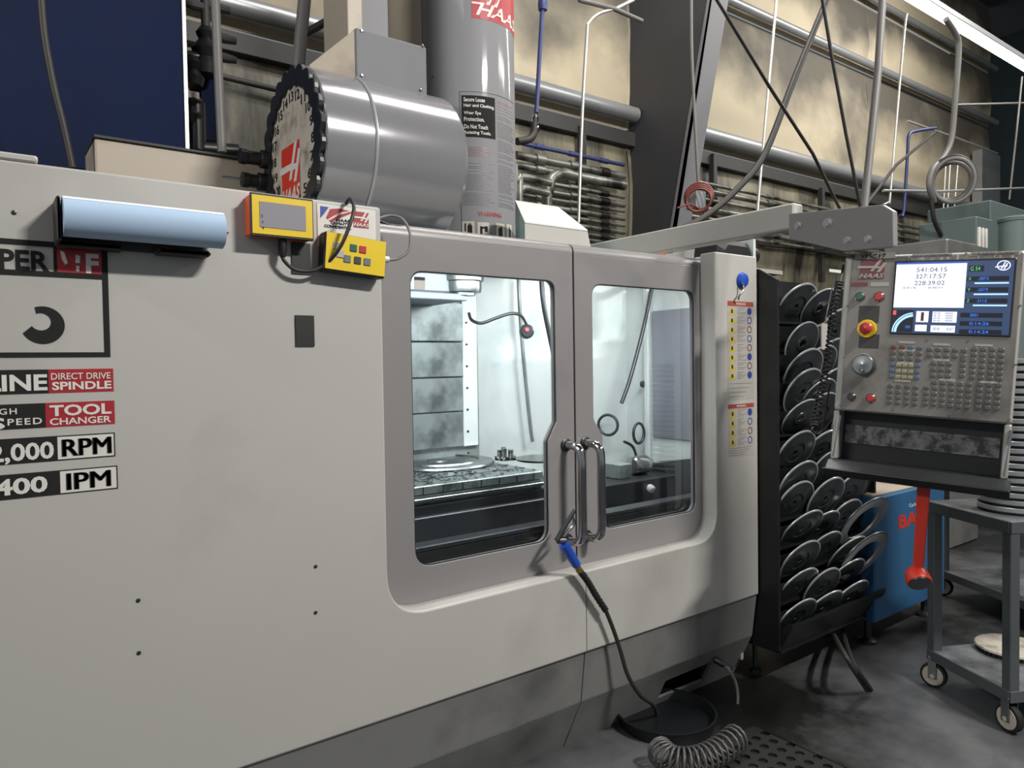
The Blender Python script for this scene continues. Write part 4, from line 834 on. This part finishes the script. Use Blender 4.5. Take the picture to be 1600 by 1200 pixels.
# lower open box: sides, bottom, back, tray
al, at_ = -.293, .284; ar = .268
zp = -.302
MB().box(PF, al, ar, zp, at_, -.10, 0, .006).out('housing', M['conedge'], con)
MB().box(PF, al+.022, ar-.006, zp+.004, at_-.006, -.001, .004, .002).out('face_plate', M['ctl'], con)
bz = pp(1297, 716)[1]
for a0, a1 in ((al, al+.02), (ar-.02, ar)): MB().box(PF, a0, a1, bz, zp-.002, -.10, .0, .003).out('box_side', M['conedge'], con)
MB().box(PF, al+.02, ar-.02, bz, zp-.002, -.10, -.09).out('box_back', M['black'], con)
mc = PF(-.02, (bz+zp)/2-.02, -.085)
MB().box(PF, al+.03, ar-.03, zp-.125, zp-.055, -.089, -.083).out('instruction_card', mat('worn_card', '#77787a', .5, 0, .3, 30, dirt='#26272a', dscale=30, dlo=.45, dhi=.6), con)
m_ = MB(); rnd = random.Random(4)
for k in range(6):
    a_ = al+.05+k*.083
    for j in range(9): m_.box(PF, a_, a_+.06*rnd.uniform(.5, 1.1), zp-.065-.0065*j, zp-.0635-.0065*j, -.083, -.0825)
m_.out('card_print', M['hair'], con)
MB().box(PF, al, ar, bz-.010, bz, -.10, .02, .003).out('box_floor', M['black'], con)
tv = Vector((0, 0, 0)); FTy = Fr(PF(0, bz-.004, .015), PF.u, (PF.v*-.55+PF.n*.83))
MB().box(FTy, al-.004, ar+.012, 0, .085, -.006, .0, .003).out('keyboard_flap', M['darksteel'], con)
MB().box(FTy, al-.004, ar+.012, .083, .090, -.03, .004, .002).out('flap_lip', M['black'], con)
for a_ in (al+.012, ar-.012):
    m_ = MB().tube([PF(a_+.012, zp-.02, .004), PF(a_+.008, zp-.07, .010)], .006, 8, True, 1).tube([PF(a_+.008, zp-.07, .010), PF(a_, bz+.01, .02)], .003, 8, True, 1); m_.out('gas_strut', M['chrome'], con, True)
# screen
tl = pp(1402, 411); br_ = pp(1576, 524); sc0, sc1, sb0, sb1 = tl[0], br_[0], br_[1], tl[1]
MB().box(PF, sc0-.006, sc1+.006, sb0-.006, sb1+.006, .003, .008, .002).out('screen_bezel', M['black'], con)
scr = MB().box(PF, sc0, sc1, sb0, sb1, .008, .0086).out('screen', M['sdk'], con)
S = lambda x_, y__: ((x_-590)/(1530-590)*(sc1-sc0)+sc0, sb1-(y__-155)/(740-155)*(sb1-sb0))
def srect(nm, x0, y0, x1, y1, mt, h=.0087): a0, b1 = S(x0, y0); a1, b0 = S(x1, y1); return MB().box(PF, a0, a1, b0, b1, h, h+.0003).out(nm, M[mt], scr)
def stext(s, x0, y0, x1, y1, mt, h=.0092, **k): a0, b1 = S(x0, y0); a1, b0 = S(x1, y1); return text(s, PF, a0, a1, b0, b1, M[mt], scr, 'screen_text', h, th=.0002, **k)
srect('screen_pane', 590, 158, 1180, 172, 'sbar'); srect('screen_pane', 590, 172, 1170, 530, 'sw')
stext('541:04:15', 765, 200, 1015, 238, 'sgrey'); stext('327:17:57', 760, 255, 1010, 292, 'sgrey'); stext('228:39:02', 755, 310, 1003, 345, 'sgrey')
stext('00 00 2 00', 660, 358, 770, 374, 'sgrey'); stext('00 000 0 0', 870, 358, 990, 374, 'sgrey')
srect('screen_pane', 585, 550, 768, 735, 'sblk')
def arc(r0, r1, a0, a1, mt, nm, h):
    cx_, cy_ = S(780, 735); kx = (sc1-sc0)/940
    lp = [(cx_+r0*kx*math.cos(math.radians(a)), cy_+r0*kx*math.sin(math.radians(a))) for a in range(a0, a1+1, 6)]+[(cx_+r1*kx*math.cos(math.radians(a)), cy_+r1*kx*math.sin(math.radians(a))) for a in range(a1, a0-1, -6)]
    plate(nm, [lp], PF, h, h+.0003, M[mt], scr)
arc(178, 190, 96, 180, 'slb', 'gauge_arc', .0091); arc(150, 172, 96, 180, 'slb', 'gauge_arc', .0091)
srect('gauge_dot', 592, 556, 618, 592, 'sred', .0095); stext('0 RPM', 705, 680, 745, 705, 'sblue')
for r in ((790, 560, 893, 650), (788, 672, 885, 725), (925, 562, 1122, 650), (918, 675, 1115, 730)): srect('screen_pane', *r, 'sw')
srect('tool_icon', 830, 568, 855, 640, 'keyr', .0092)
for k in range(4): stext('00 00', 935, 568+k*20, 990, 582+k*20, 'sgrey'); stext('0000', 1030, 568+k*20, 1090, 582+k*20, 'sgrey')
stext('00 00', 940, 690, 990, 715, 'sgrey'); stext('0.07', 1050, 690, 1100, 715, 'sgrey')
srect('screen_pane', 1190, 195, 1305, 240, 'sblk'); stext('G 54', 1200, 202, 1275, 234, 'sgreen')
for i, s in enumerate('XYZ'):
    yy = 280+88*i; srect('screen_pane', 1180, yy, 1500, yy+36, 'sblk'); stext(s, 1190, yy+6, 1212, yy+30, 'sgreen'); stext(['-287.0', '-267.9', '-311.0'][i], 1265, yy+6, 1345, yy+30, 'sblue')
    srect('load_bar', 1240, yy+48, 1500, yy+60, 'slb')
for i, s in enumerate(['0001', '0:14:26', '0:14:24']):
    yy = 570+66*i; srect('screen_pane', 1150, yy, 1475, yy+36, 'sblk'); stext(s, 1225, yy+6, [1285, 1375, 1375][i], yy+30, 'sblue')
cx_, cy_ = S(1452, 198); kx = (sc1-sc0)/940
plate('screen_emblem', [[(cx_+52*kx*math.cos(a), cy_+46*kx*1.0*math.sin(a)) for a in [2*PI*i/28 for i in range(28)]], [(cx_+44*kx*math.cos(a), cy_+38*kx*math.sin(a)) for a in [2*PI*i/28 for i in range(28)]]], PF, .0091, .0094, M['sw'], scr)
for q in ([(1430, 225), (1440, 225), (1468, 170), (1458, 170)], [(1450, 228), (1460, 228), (1484, 180), (1474, 180)], [(1388, 206), (1480, 196), (1480, 204), (1388, 214)]): plate('screen_emblem', [[S(*k) for k in q]], PF, .0091, .0094, M['sw'], scr)
# nameplates
K6 = lambda x_, y__: pp(1290+x_/5.161, 380+y__/5.161)
a0, b1 = K6(240, 84); a1, b0 = K6(562, 122); MB().box(PF, a0, a1, b0, b1, .004, .005).out('name_tag', M['legend'], con); text('VMC17', PF, a0+.02, a1-.03, b0+.004, b1-.004, M['vblack'], con, h=.0052)
for (x0, y0, x1, y1, s) in ((700, 80, 1020, 100, 'HAAS AUTOMATION'), (665, 102, 1075, 128, 'OSC 00 00 X 00'), (1170, 60, 1575, 84, 'DATE 00/00 TO CONFIDENCE'), (1230, 88, 1520, 110, 'REMOVE AT NEED')):
    a0, b1 = K6(x0, y0); a1, b0 = K6(x1, y1)
    if b1 < b0: b0, b1 = b1, b0
    b1 = min(b1, at_-.002)
    o = MB().box(PF, a0, min(a1, ar-.002), b0-.004, b1, .004, .005).out('label_strip', M['legend'], con)
    text(s, PF, a0+.006, min(a1, ar-.002)-.006, b0-.001, b1-.002, M['fade'], con, h=.0052)
a0, b1 = K6(285, 140); a1, b0 = K6(470, 290); logo(PF, a0, a1, b0, b1, M['keyr'], M['legend'], con, .004)
for x0, x1, mt in ((208, 340, 'keyr'), (365, 512, 'legend')):
    a0, b1 = K6(x0, 318); a1, b0 = K6(x1, 348); MB().box(PF, a0, a1, b0, b1, .004, .005).out('small_badge', M[mt], con)
# push buttons
def pbtn(u, v, r, mt, nm='push_button', h=.014):
    a_, b_ = pp(u, v); o = PF(a_, b_, .004)
    bt = lathe(nm, o, PF.n, [(r*1.25, 0), (r*1.25, .004), (r*1.05, .007), (r*1.0, .007)], M['chrome'], con, 24)
    MB().lathe(o, PF.n, [(r, .004), (r, h-.003), (r*.8, h), (0, h)], 24).out('button_cap', M[mt], bt, True)
pbtn(1344, 464, .014, 'green'); pbtn(1374, 464, .015, 'redb'); pbtn(1331, 620, .013, 'darksteel'); pbtn(1361, 622, .014, 'redb')
a_, b_ = pp(1355, 514); es = lathe('emergency_stop', PF(a_, b_, .004), PF.n, [(.032, 0), (.034, .004), (.032, .009), (0, .009)], M['yellow'], con, 36)
MB().lathe(PF(a_, b_, .012), PF.n, [(.014, 0), (.014, .008), (.021, .012), (.022, .020), (.016, .026), (0, .028)], 32).out('stop_cap', M['redb'], es, True)
a_, b_ = pp(1350, 570); hw = lathe('handwheel', PF(a_, b_, .004), PF.n, [(.042, 0), (.042, .004), (.036, .006), (.038, .02), (.034, .026), (.012, .026), (0, .028)], M['steel'], con, 40)
MB().lathe(PF(a_, b_-.024, .028), PF.n, [(.007, 0), (.008, .02), (.005, .024), (0, .024)], 14).out('wheel_knob', M['chrome'], hw, True)
for (va, vb) in ((478, 505), (522, 545)): 
    a0, b1 = pp(1343, va); a1, b0 = pp(1373, vb); MB().box(PF, a0, a1, b0, b1, .0035, .0045).out('dark_inlay', mat('dark_inlay', '#3a3836', .5, .2), con)
for q in ((1324, 478), (1319, 559), (1313, 634), (1449, 531), (1513, 533), (1396, 640), (1485, 648), (1577, 655), (1587, 570), (1594, 478), (1331, 399), (1510, 396)):
    a_, b_ = pp(*q); lathe('screw', PF(a_, b_, .004), PF.n, [(.004, 0), (.003, .002), (0, .002)], M['chrome'], con, 8)
# keys share one mesh per colour
kmesh = {}
def keyat(a_, b_, mt, w_=.0085, h_=.0065):
    k = (mt, w_)
    if k not in kmesh:
        kmesh[k] = MB().box(PF, a_-w_, a_+w_, b_-h_, b_+h_, .004, .0075, .002).out('key', M[mt], con); kmesh[k]['ab'] = (a_, b_)
        return
    s_ = kmesh[k]; o = s_.copy(); C.objects.link(o); a2, b2 = s_['ab']; o.location = s_.location+PF.u*(a_-a2)+PF.v*(b_-b2)
K7 = lambda x_, y__: pp(1290+x_/5, 520+y__/5)
def block(x0, y0, x1, nx, rows, mt='key', fn=None):
    a0, b0 = K7(x0, y0); a1, _ = K7(x1, y0+(x1-x0)*.07)
    for j, yr in enumerate(rows):
        _, bj = K7(x0, yr)
        for i in range(nx):
            m2 = fn(i, j) if fn else mt
            if m2: keyat(a0+(a1-a0)*i/(nx-1), bj, m2)
block(533, 112, 735, 4, [112, 157, 202], fn=lambda i, j: ('keyr' if i < 2 else 'keyb') if j == 0 else 'key')
block(522, 250, 718, 5, [250, 297, 342], fn=lambda i, j: 'keyb' if i in (0, 4) else 'keyw')
block(508, 415, 705, 4, [415, 460, 503, 543])
block(815, 130, 1082, 5, [130, 178]); block(845, 240, 965, 3, [240, 288, 335]); block(1075, 212, 1076, 2, [212, 255, 297, 338], fn=lambda i, j: 'key' if i == 0 else None)
block(788, 395+35, 1118, 6, [430, 474, 518, 557]); block(850, 392, 1118, 5, [388])
block(1162, 128, 1375, 4, [128, 172, 216, 262, 306, 350]); block(1208, 402, 1350, 3, [402, 448, 493, 538, 582])
for x_, y__ in ((635, 76), (640, 137), (622, 234), (603, 375), (908, 92), (905, 213), (950, 368), (1235, 98), (1275, 386)):
    a_, b_ = K7(x_, y__); MB().box(PF, a_-.026, a_+.026, b_-.0038, b_+.0038, .004, .0055).out('legend_strip', M['legend'], con)
# coiled cord left of the console
tl_ = []
cl = [P(1312, 440, y=-.5), P(1303, 480, y=-.5), P(1297, 530, y=-.5), P(1290, 580, y=-.5), P(1280, 625, y=-.5), P(1272, 665, y=-.5)]
cc = crom(cl, 50); pts = []
for i, p_ in enumerate(cc):
    tn = (cc[min(i+1, len(cc)-1)]-cc[max(i-1, 0)]).normalized(); sd = tn.cross(Vector((0, 1, 0))).normalized(); s2 = tn.cross(sd); an = 2*PI*i/7
    pts.append(p_+(sd*math.cos(an)+s2*math.sin(an))*.012)
t = T('spiral_cable', 'black spiral cable hanging down the left side of the control console', 'cord', cl[-1])
tube('coil', pts, .0045, M['cable'], t, 6, 1)
tube('loop', [cl[-1], P(1268, 672, y=-.5), P(1276, 678, y=-.5), P(1284, 672, y=-.5), P(1290, 640, y=-.5), P(1297, 600, y=-.5)], .004, M['cable'], t, 6)
tube('lead', [cl[0], P(1316, 425, y=-.5), P(1318, 412, y=-.52)], .005, M['cable'], t, 6)
t = T('label_holder', 'small white tag and bracket strip hanging beside the black spiral cable', 'tag', P(1290, 520, y=-.25))
p0, p1 = P(1284, 505, y=-.3), P(1293, 546, y=-.3); box('strip', p0.x, p1.x, -.3, -.295, p1.z, p0.z, M['legend'], t, 0)
p0, p1 = P(1296, 420, y=-.3), P(1315, 427, y=-.3); box('name_tag', p0.x, p1.x, -.3, -.297, p1.z, p0.z, M['white'], t, 0)
tube('wire', [P(1305, 427, y=-.3), P(1296, 470, y=-.3), P(1289, 505, y=-.3)], .003, M['chrome'], t, 6)
# ---------------------------------------------------------------- tool rack with steel discs
rx0, rx1 = X3+.01, 3.90; ry0, ry1 = -.10, .27
rz0, rz1 = P(1211, 1021, y=-.1).z, 1.98
rack = T('disc_rack', 'tall black rack of tiered pockets holding steel discs, right of the machine', 'rack', ((rx0+rx1)/2, .1, rz0))
MB().prism([(rx0, ry0, rz0), (rx0, ry1, rz0-.02), (rx0, ry1, rz1), (rx0, ry0+.1, rz1), (rx0, ry0, rz1-.06)], (.015, 0, 0)).out('side_panel', M['rackblack'], rack)
MB().prism([(rx1, ry0, rz0), (rx1, ry1, rz0-.02), (rx1, ry1, 1.35), (rx1, ry0, 1.30)], (.015, 0, 0)).out('side_panel', M['rackblack'], rack)
box('back_panel', rx0+.016, rx1, ry1-.015, ry1, rz0, rz1, M['rackblack'], rack, 0)
MB().prism([(rx0+.016, ry0+.005, rz0), (rx0+.016, ry0+.005, rz0+.10), (rx0+.016, ry0-.06, rz0+.14), (rx0+.016, ry0-.06, rz0+.12)], (rx1-rx0-.02, 0, 0)).out('front_board', M['rackblack'], rack)
box('bottom_board', rx0+.016, rx1, ry0, ry1-.016, rz0-.015, rz0, M['rackblack'], rack, 0)
for x_ in (rx0+.1, rx1-.1): lathe('leg_foot', (x_, .1, 0), (0, 0, 1), [(0, 0), (.03, 0), (.03, .01), (.012, .02), (.012, rz0-.016), (0, rz0-.016)], M['darksteel'], rack, 12)
nt_ = 12
zt_s = [rz0+.13+i*(rz1-.22-rz0-.10)/(nt_-1) for i in range(nt_)]
vdir = ray(1290, 760).normalized(); mi = -Rv*math.cos(math.radians(40))+Uv*math.sin(math.radians(40)); mi = (mi-vdir*mi.dot(vdir)).normalized()
nrm = (-vdir*.40-mi*math.sqrt(1-.16)).normalized(); ua = Vector((-nrm.y, nrm.x, 0)).normalized(); va_ = nrm.cross(ua)
if va_.z < 0: va_ = -va_
print('NRM', nrm, ua, va_)
def mkdisc(name, prof, seg=44):
    me_o = MB().lathe((0, 0, 0), (0, 0, 1), prof, seg).out(name, M['disc'], None, True, 30); me_o.data.materials.append(M['rim']); rm = max(p_[0] for p_ in prof)
    for p_ in me_o.data.polygons:
        if math.hypot(p_.center.x, p_.center.y) > rm-.0062: p_.material_index = 1
    return me_o
rot = Matrix((ua, va_, ua.cross(va_))).transposed(); pcs = []
kinds = [mkdisc('steel_disc', [(.014, .0), (.05, .0), (.055, .004), (.119, .004), (.126, .002), (.126, -.003), (.119, -.004), (.014, -.004), (.014, 0)]),
         mkdisc('steel_disc', [(.02, .006), (.035, .006), (.036, .003), (.105, .003), (.11, .001), (.11, -.003), (.02, -.003), (.02, .006)])]
first = [True, True]
on = ['lowest', 'second', 'third', 'fourth', 'fifth', 'sixth', 'seventh', 'eighth', 'ninth', 'tenth', 'eleventh', 'topmost']
pos = ['left', 'middle', 'right']
rnd = random.Random(11)
rb = Fr((0, 0, 0), (1, 0, 0), (0, -.18, .98))
for i, z_ in enumerate(zt_s):
    wide = rx1-.03 if z_ < 1.32 else rx0+.62
    box('tier_shelf', rx0+.016, wide, ry0+.03, ry1-.016, z_-.07, z_-.06, M['rackblack'], rack, 0)
    MB().prism([(rx0+.016, ry0+.045, z_-.075), (rx0+.016, ry0+.0, z_+.05), (rx0+.016, ry0+.008, z_+.05), (rx0+.016, ry0+.053, z_-.075)], (wide-rx0-.02, 0, 0)).out('lip_board', M['rackblack'], rack)
    nd = 3 if z_ > .75 else 4
    for k in range(3):
        kd = 0 if rnd.random() < .65 else 1
        src = kinds[kd]
        if first[kd]: o = src; first[kd] = False
        else: o = src.copy(); C.objects.link(o)
        x_ = rx0+.155+k*(.215 if z_ < 1.32 else .15)+rnd.uniform(-.02, .02)
        pc = Vector((x_, ry0+.0+rnd.uniform(-.03, .015), z_+rnd.uniform(-.03, .03)))
        pcs.append((pc, k))
        o.matrix_world = Matrix.Translation(pc) @ (rot @ Matrix.Rotation(rnd.uniform(-.12, .12), 3, 'X')).to_4x4()
        tag(o, '%s steel disc in the %s tier %s' % (pos[k], on[i], 'of the black rack' if i in (0, 11) else 'from the bottom of the black rack'), 'disc', 'steel discs in the black rack')
rg = mkdisc('steel_ring', [(.105, .005), (.158, .005), (.165, .003), (.165, -.003), (.158, -.005), (.105, -.005), (.105, .005)], 56); rg.data.materials[0] = M['ringm']
rg.data.materials[1] = M['steel']
o2 = rg.copy(); C.objects.link(o2)
for o, (u, v), lb in ((rg, (1347, 815), 'upper large flat steel ring leaning out at the right of the black rack'), (o2, (1347, 868), 'lower large flat steel ring leaning out at the right of the black rack')):
    o.matrix_world = Matrix.Translation(P(u, v, y=ry0-.07)) @ rot.to_4x4(); tag(o, lb, 'ring', 'large steel rings on the rack')
# ---------------------------------------------------------------- blue cabinet, cart, wrench
pa_ = P(1372, 972, y=.0); pb_ = P(1470, 930, y=0)
z0 = .14; q = P(1367, 975, z=z0)
bx0 = q.x; by = q.y; bx1 = P(1476, 850, y=by).x; bz1 = P(1420, 766, y=by).z
print('BAL', bx0, by, bx1, bz1)
t = T('blue_cabinet', 'blue steel cabinet with orange lettering between the disc rack and the cart', 'cabinet', ((bx0+bx1)/2, by+.3, 0))
box('body', bx0, bx1, by, by+.6, z0, bz1, M['cabinet'], t, .008)
box('cluttered_top', bx0+.02, bx1-.02, by+.02, by+.58, bz1, bz1+.012, M['beige'], t, .003)
FB = Fr((0, by, 0), (1, 0, 0), (0, 0, 1))
a0, b0 = FB.loc(1404, 827); a1, b1 = FB.loc(1450, 806)
text('BAL-', FB, a0, a1, b0, b0+.075, M['redpaint'], t, h=.0005, bold=.03); a0, b0 = FB.loc(1420, 793); text('Carlson', FB, a0, a0+.13, b0, b0+.02, M['white'], t, h=.0005)
for x_ in (bx0+.08, bx1-.08): lathe('foot', (x_, by+.08, 0), (0, 0, 1), [(0, 0), (.05, 0), (.05, .015), (.02, .03), (.02, z0), (0, z0)], M['darksteel'], t, 12)
# red handled wrench hanging from the console tray
yw = None
wp = PF(pp(1443, 760)[0], bz-.03, -.01)
def WPt(u, v): d = ray(u, v); tt = (wp-CAM).dot(Fv)/d.dot(Fv); return CAM+d*tt
t = T('red_wrench', 'red long handled tool hanging down from the console tray', 'wrench', WPt(1432, 920))
hd_ = WPt(1433, 908); tp = WPt(1444, 752)
fw = Fr(tp, Rv.cross(Vector((0, 0, 1))).cross(Vector((0, 0, 1)))*-1, (0, 0, 1)) if False else None
dn = (hd_-tp).normalized(); L_ = (hd_-tp).length
fw = Fr(tp, -dn.cross(Vector((-.9, -.42, 0))), dn)
plate('handle', [rpoly([(-.022, -.02), (.022, -.02), (.019, L_*.5), (.017, L_*.86), (-.017, L_*.86), (-.019, L_*.5)], [.008, .008, 0, 0, 0, 0])], fw, -.007, .007, M['redpaint'], t, .004)
hc = tp+dn*L_*.96
lathe('head', hc+Vector((0, 0, .0)), Vector((-.55, -.55, -.62)), [(0, -.03), (.03, -.03), (.04, -.012), (.042, .02), (.04, .026), (0, .026)], M['redpaint'], t, 32)
lathe('head_face', hc+Vector((-.55, -.55, -.62)).normalized()*.0262, Vector((-.55, -.55, -.62)), [(.037, 0), (.036, .003), (0, .003)], M['darksteel'], t, 28)
# cart
zc0 = .0
f1 = P(1577, 1143, z=0); f2_ = P(1459, 1073, z=0)
print('CART', f1, f2_)
def cart(f1, f2_, cz1, levels, Wc, label):
    ax = (f1-f2_); ax.z = 0; Lc = ax.length; ax.normalize(); nx_ = Vector((0, 0, 1)).cross(ax)
    if nx_.x < 0: nx_ = -nx_
    CF = Fr(f2_, ax, nx_)
    ctr = T('steel_cart', label, 'cart', CF(Lc/2, .3, 0)); e = .02
    for a_ in (-e, Lc-e):
        for b_ in (-e, Wc-e): MB().box(CF, a_, a_+.045, b_, b_+.045, .14, cz1-.006, .003).out('post', M['cart'], ctr)
    for z_ in levels:
        MB().box(CF, -e, Lc+e+.005, -e, Wc+e+.005, z_-.005, z_, .002).out('shelf', M['carttop'], ctr)
        for (a0, a1, b0, b1) in ((-e+.001, Lc+e, -e-.004, -e+.004), (-e+.001, Lc+e, Wc+e, Wc+e+.008), (-e-.004, -e+.004, -e, Wc+e), (Lc+e, Lc+e+.008, -e, Wc+e)):
            MB().box(CF, a0, a1, b0, b1, z_-.05, z_-.001, .002).out('shelf_rim', M['cart'], ctr)
    for a_ in (0, Lc):
        for b_ in (0, Wc-.02):
            cp_ = CF(a_, b_, .058); axl = (CF.u*.55-CF.v*.85).normalized() if a_ == 0 else (CF.u*.1-CF.v).normalized()
            cs = lathe('caster', cp_, axl, [(0, -.014), (.047, -.016), (.056, -.013), (.058, 0), (.056, .013), (.047, .016), (0, .014)], M['rubber'], ctr, 28)
            for s_ in (-1, 1):
                MB().lathe(cp_+axl*.0162*s_, axl*s_, [(.046, -.001), (.044, .001), (.03, .0), (.012, .003), (.010, .010), (0, .010)], 24).out('hub', M['cream2'], cs, True)
                fr = Fr(cp_+axl*.024*s_, axl.cross(Vector((0, 0, 1))), (0, 0, 1)); MB().box(fr, -.018, .018, -.012, .09, -.002, .002, .001).out('fork', M['steel'], cs)
    return CF
cz1 = P(1460, 783, y=f2_.y).z
CF = cart(f1, f2_, cz1, (.18, cz1), .62, 'grey steel two shelf cart on casters at the right edge, carrying the stack of rings')
g2 = P(1474, 930, z=0); g1 = g2+(f1-f2_).normalized()*.8
cart(g1, g2, .86, (.17, .86), .5, 'farther dark steel cart behind the nearer cart')
# discs stacked on cart top, parts on bottom shelf
px_, py_ = 1573, 775
q = P(1577, 800, z=cz1); 
gstk = 'stack of machined rings on the cart'
q = P(1594, 797, z=cz1)
src = None; nst = 21
ORD = 'second third fourth fifth sixth seventh eighth ninth tenth eleventh twelfth thirteenth fourteenth fifteenth sixteenth seventeenth eighteenth nineteenth twentieth'.split()
for k in range(nst):
    if src is None:
        src = MB().lathe((0, 0, 0), (0, 0, 1), [(.05, 0), (.148, 0), (.148, .010), (.158, .011), (.16, .013), (.16, .029), (.158, .031), (.05, .031), (.05, 0)], 40).out('machined_ring', M['rim'], None, True, 30); o = src; src.data.materials.append(M['darksteel'])
        for p_ in src.data.polygons:
            if math.hypot(p_.center.x, p_.center.y) < .154: p_.material_index = 1
    else: o = src.copy(); C.objects.link(o)
    o.location = (q.x+.002*math.sin(k*2), q.y+.002*math.cos(k*3), cz1+.0005+.0315*k)
    lb = 'bottom ring' if k == 0 else 'top ring' if k == nst-1 else ORD[k-1]+' ring from the bottom'
    tag(o, lb+' of the stack of steel rings on the cart top', 'ring', gstk)
q = P(1568, 1020, z=.20); t = T('round_plate', 'round worn white plate with black toothed rim on the lowest cart shelf', 'plate', (q.x+.12, q.y-.02, .181))
lathe('plate', (q.x+.1, q.y, .198), (0, 0, 1), [(0, 0), (.145, 0), (.15, .004), (.147, .012), (.135, .015), (0, .013)], M['cream2'], t, 48)
m_ = MB().lathe((q.x+.1, q.y, .181), (0, 0, 1), [(0, 0), (.138, 0), (.138, .017), (0, .017)], 48)
for k in range(40): an = 2*PI*k/40; fr = Fr((q.x+.1+.138*math.cos(an), q.y+.138*math.sin(an), .181), (-math.sin(an), math.cos(an), 0), (0, 0, 1)); m_.box(fr, -.006, .006, 0, .016, -.006, .006)
m_.out('toothed_rim', M['black'], t)
# ---------------------------------------------------------------- back right shapes
def bxy(name, u0, v0, u1, v1, y_, dy, mt, label, cat, zb=0, bev=.01):
    a = P(u0, v0, y=y_); b = P(u1, v0, y=y_); zz_ = zb if zb is not None else P(u0, v1, y=y_).z
    return tag(box(name, a.x, b.x, y_, y_+dy, zz_, a.z, M[mt], bev=bev), label, cat)
bxy('grey_cabinet', 1548, 312, 1640, 600, .9, .6, 'cgreen', 'tall grey green cabinet behind the console at upper right', 'cabinet')
bxy('grey_cabinet', 1526, 337, 1552, 600, .7, .5, 'cgreen', 'lower grey green cabinet beside the taller one at right', 'cabinet')
bxy('grey_housing', 1480, 372, 1530, 600, .5, .5, 'skirt', 'low dark grey housing behind the console top', 'housing')
p_ = P(1585, 395, y=-.2); p2 = P(1585, 342, y=-.2)
tag(lathe('capped_cylinder', (p_.x, -.2, 0), (0, 0, 1), [(0, 1.0), (.09, 1.0), (.09, p2.z-.02), (.095, p2.z-.02), (.098, p2.z), (.09, p2.z+.01), (0, p2.z+.012)], M['cgreen'], None, 32), 'grey canister with a pale cap behind the right end of the console', 'canister')
p0, p1 = P(1527, 395, y=.55), P(1543, 358, y=.55); zh_ = P(1480, 372, y=.5).z
t = T('white_tubes', 'small bundle of upright white tubes behind the console top', 'tubes', (p0.x, .55, zh_))
for k in range(3): x_ = p0.x+(p1.x-p0.x)*(k+.5)/3; lathe('tube', (x_, .55, zh_-.0), (0, 0, 1), [(0, 0), (.015, 0), (.015, p1.z-zh_-.01), (.012, p1.z-zh_), (0, p1.z-zh_)], M['white'], t, 10)
bxy('far_bench', 1500, 760, 1800, 1000, 1.6, .5, 'cgreen', 'dark bench in the far aisle behind the cart', 'bench', 0)
q0 = P(1400, 765, y=1.0); t = T('white_sign_box', 'white box with black lettering behind the cart top', 'box', (P(1495, 800, y=.9).x, 1, .6))
a0, a1 = P(1478, 800, y=.9).x, P(1512, 800, y=.9).x; b0, b1 = P(1490, 822, y=.9).z, P(1490, 752, y=.9).z
box('body', a0, a1+.4, .9, 1.2, b0, b1, M['white'], t, .004); text('M', Fr((0, .9, 0), (1, 0, 0), (0, 0, 1)), P(1500, 760, y=.9).x, P(1508, 760, y=.9).x, P(1500, 764, y=.9).z, P(1500, 755, y=.9).z, M['vblack'], t, bold=.03)
# hoses on the floor under the rack, drip pan, mat
tag(tube('floor_hose', [P(1298, 982, y=.1), P(1318, 1020, z=.22), P(1355, 1078, z=.02)], .012, M['cable'], seg=10), 'left dark hose slanting from under the rack to the floor', 'hose')
tag(tube('floor_hose', [P(1315, 978, y=.1), P(1330, 1030, z=.18), P(1360, 1078, z=.02)], .013, M['rubber'], seg=10), 'right dark hose slanting from under the rack to the floor', 'hose')
q = P(1075, 1135, z=.03); tag(lathe('drip_pan', (q.x, q.y+.12, 0), (0, 0, 1), [(0, 0), (.2, 0), (.21, .05), (.215, .055), (.205, .055), (.195, .012), (0, .012)], M['black'], None, 40), 'round dark drip pan on the floor under the machine skirt', 'pan')
q = P(1180, 1175, z=0); t = T('rubber_mat', 'black rubber drainage mat with round holes at the bottom edge', 'mat', (q.x, q.y, 0))
lps = [rpoly([(-.35, -.5), (.16, -.5), (.16, .12), (-.35, .12)], [.02]*4)]
for i in range(8):
    for j in range(10):
        a_, b_ = -.32+i*.062+(.03 if j % 2 else 0), -.47+j*.058
        lps.append([(a_+.019*math.cos(an), b_+.019*math.sin(an)) for an in [2*PI*k/8 for k in range(8)]])
fm = Fr((q.x, q.y, 0), (1, 0, 0), (0, 1, 0)); plate('mat_sheet', lps, fm, .001, .008, M['rubber'], t)
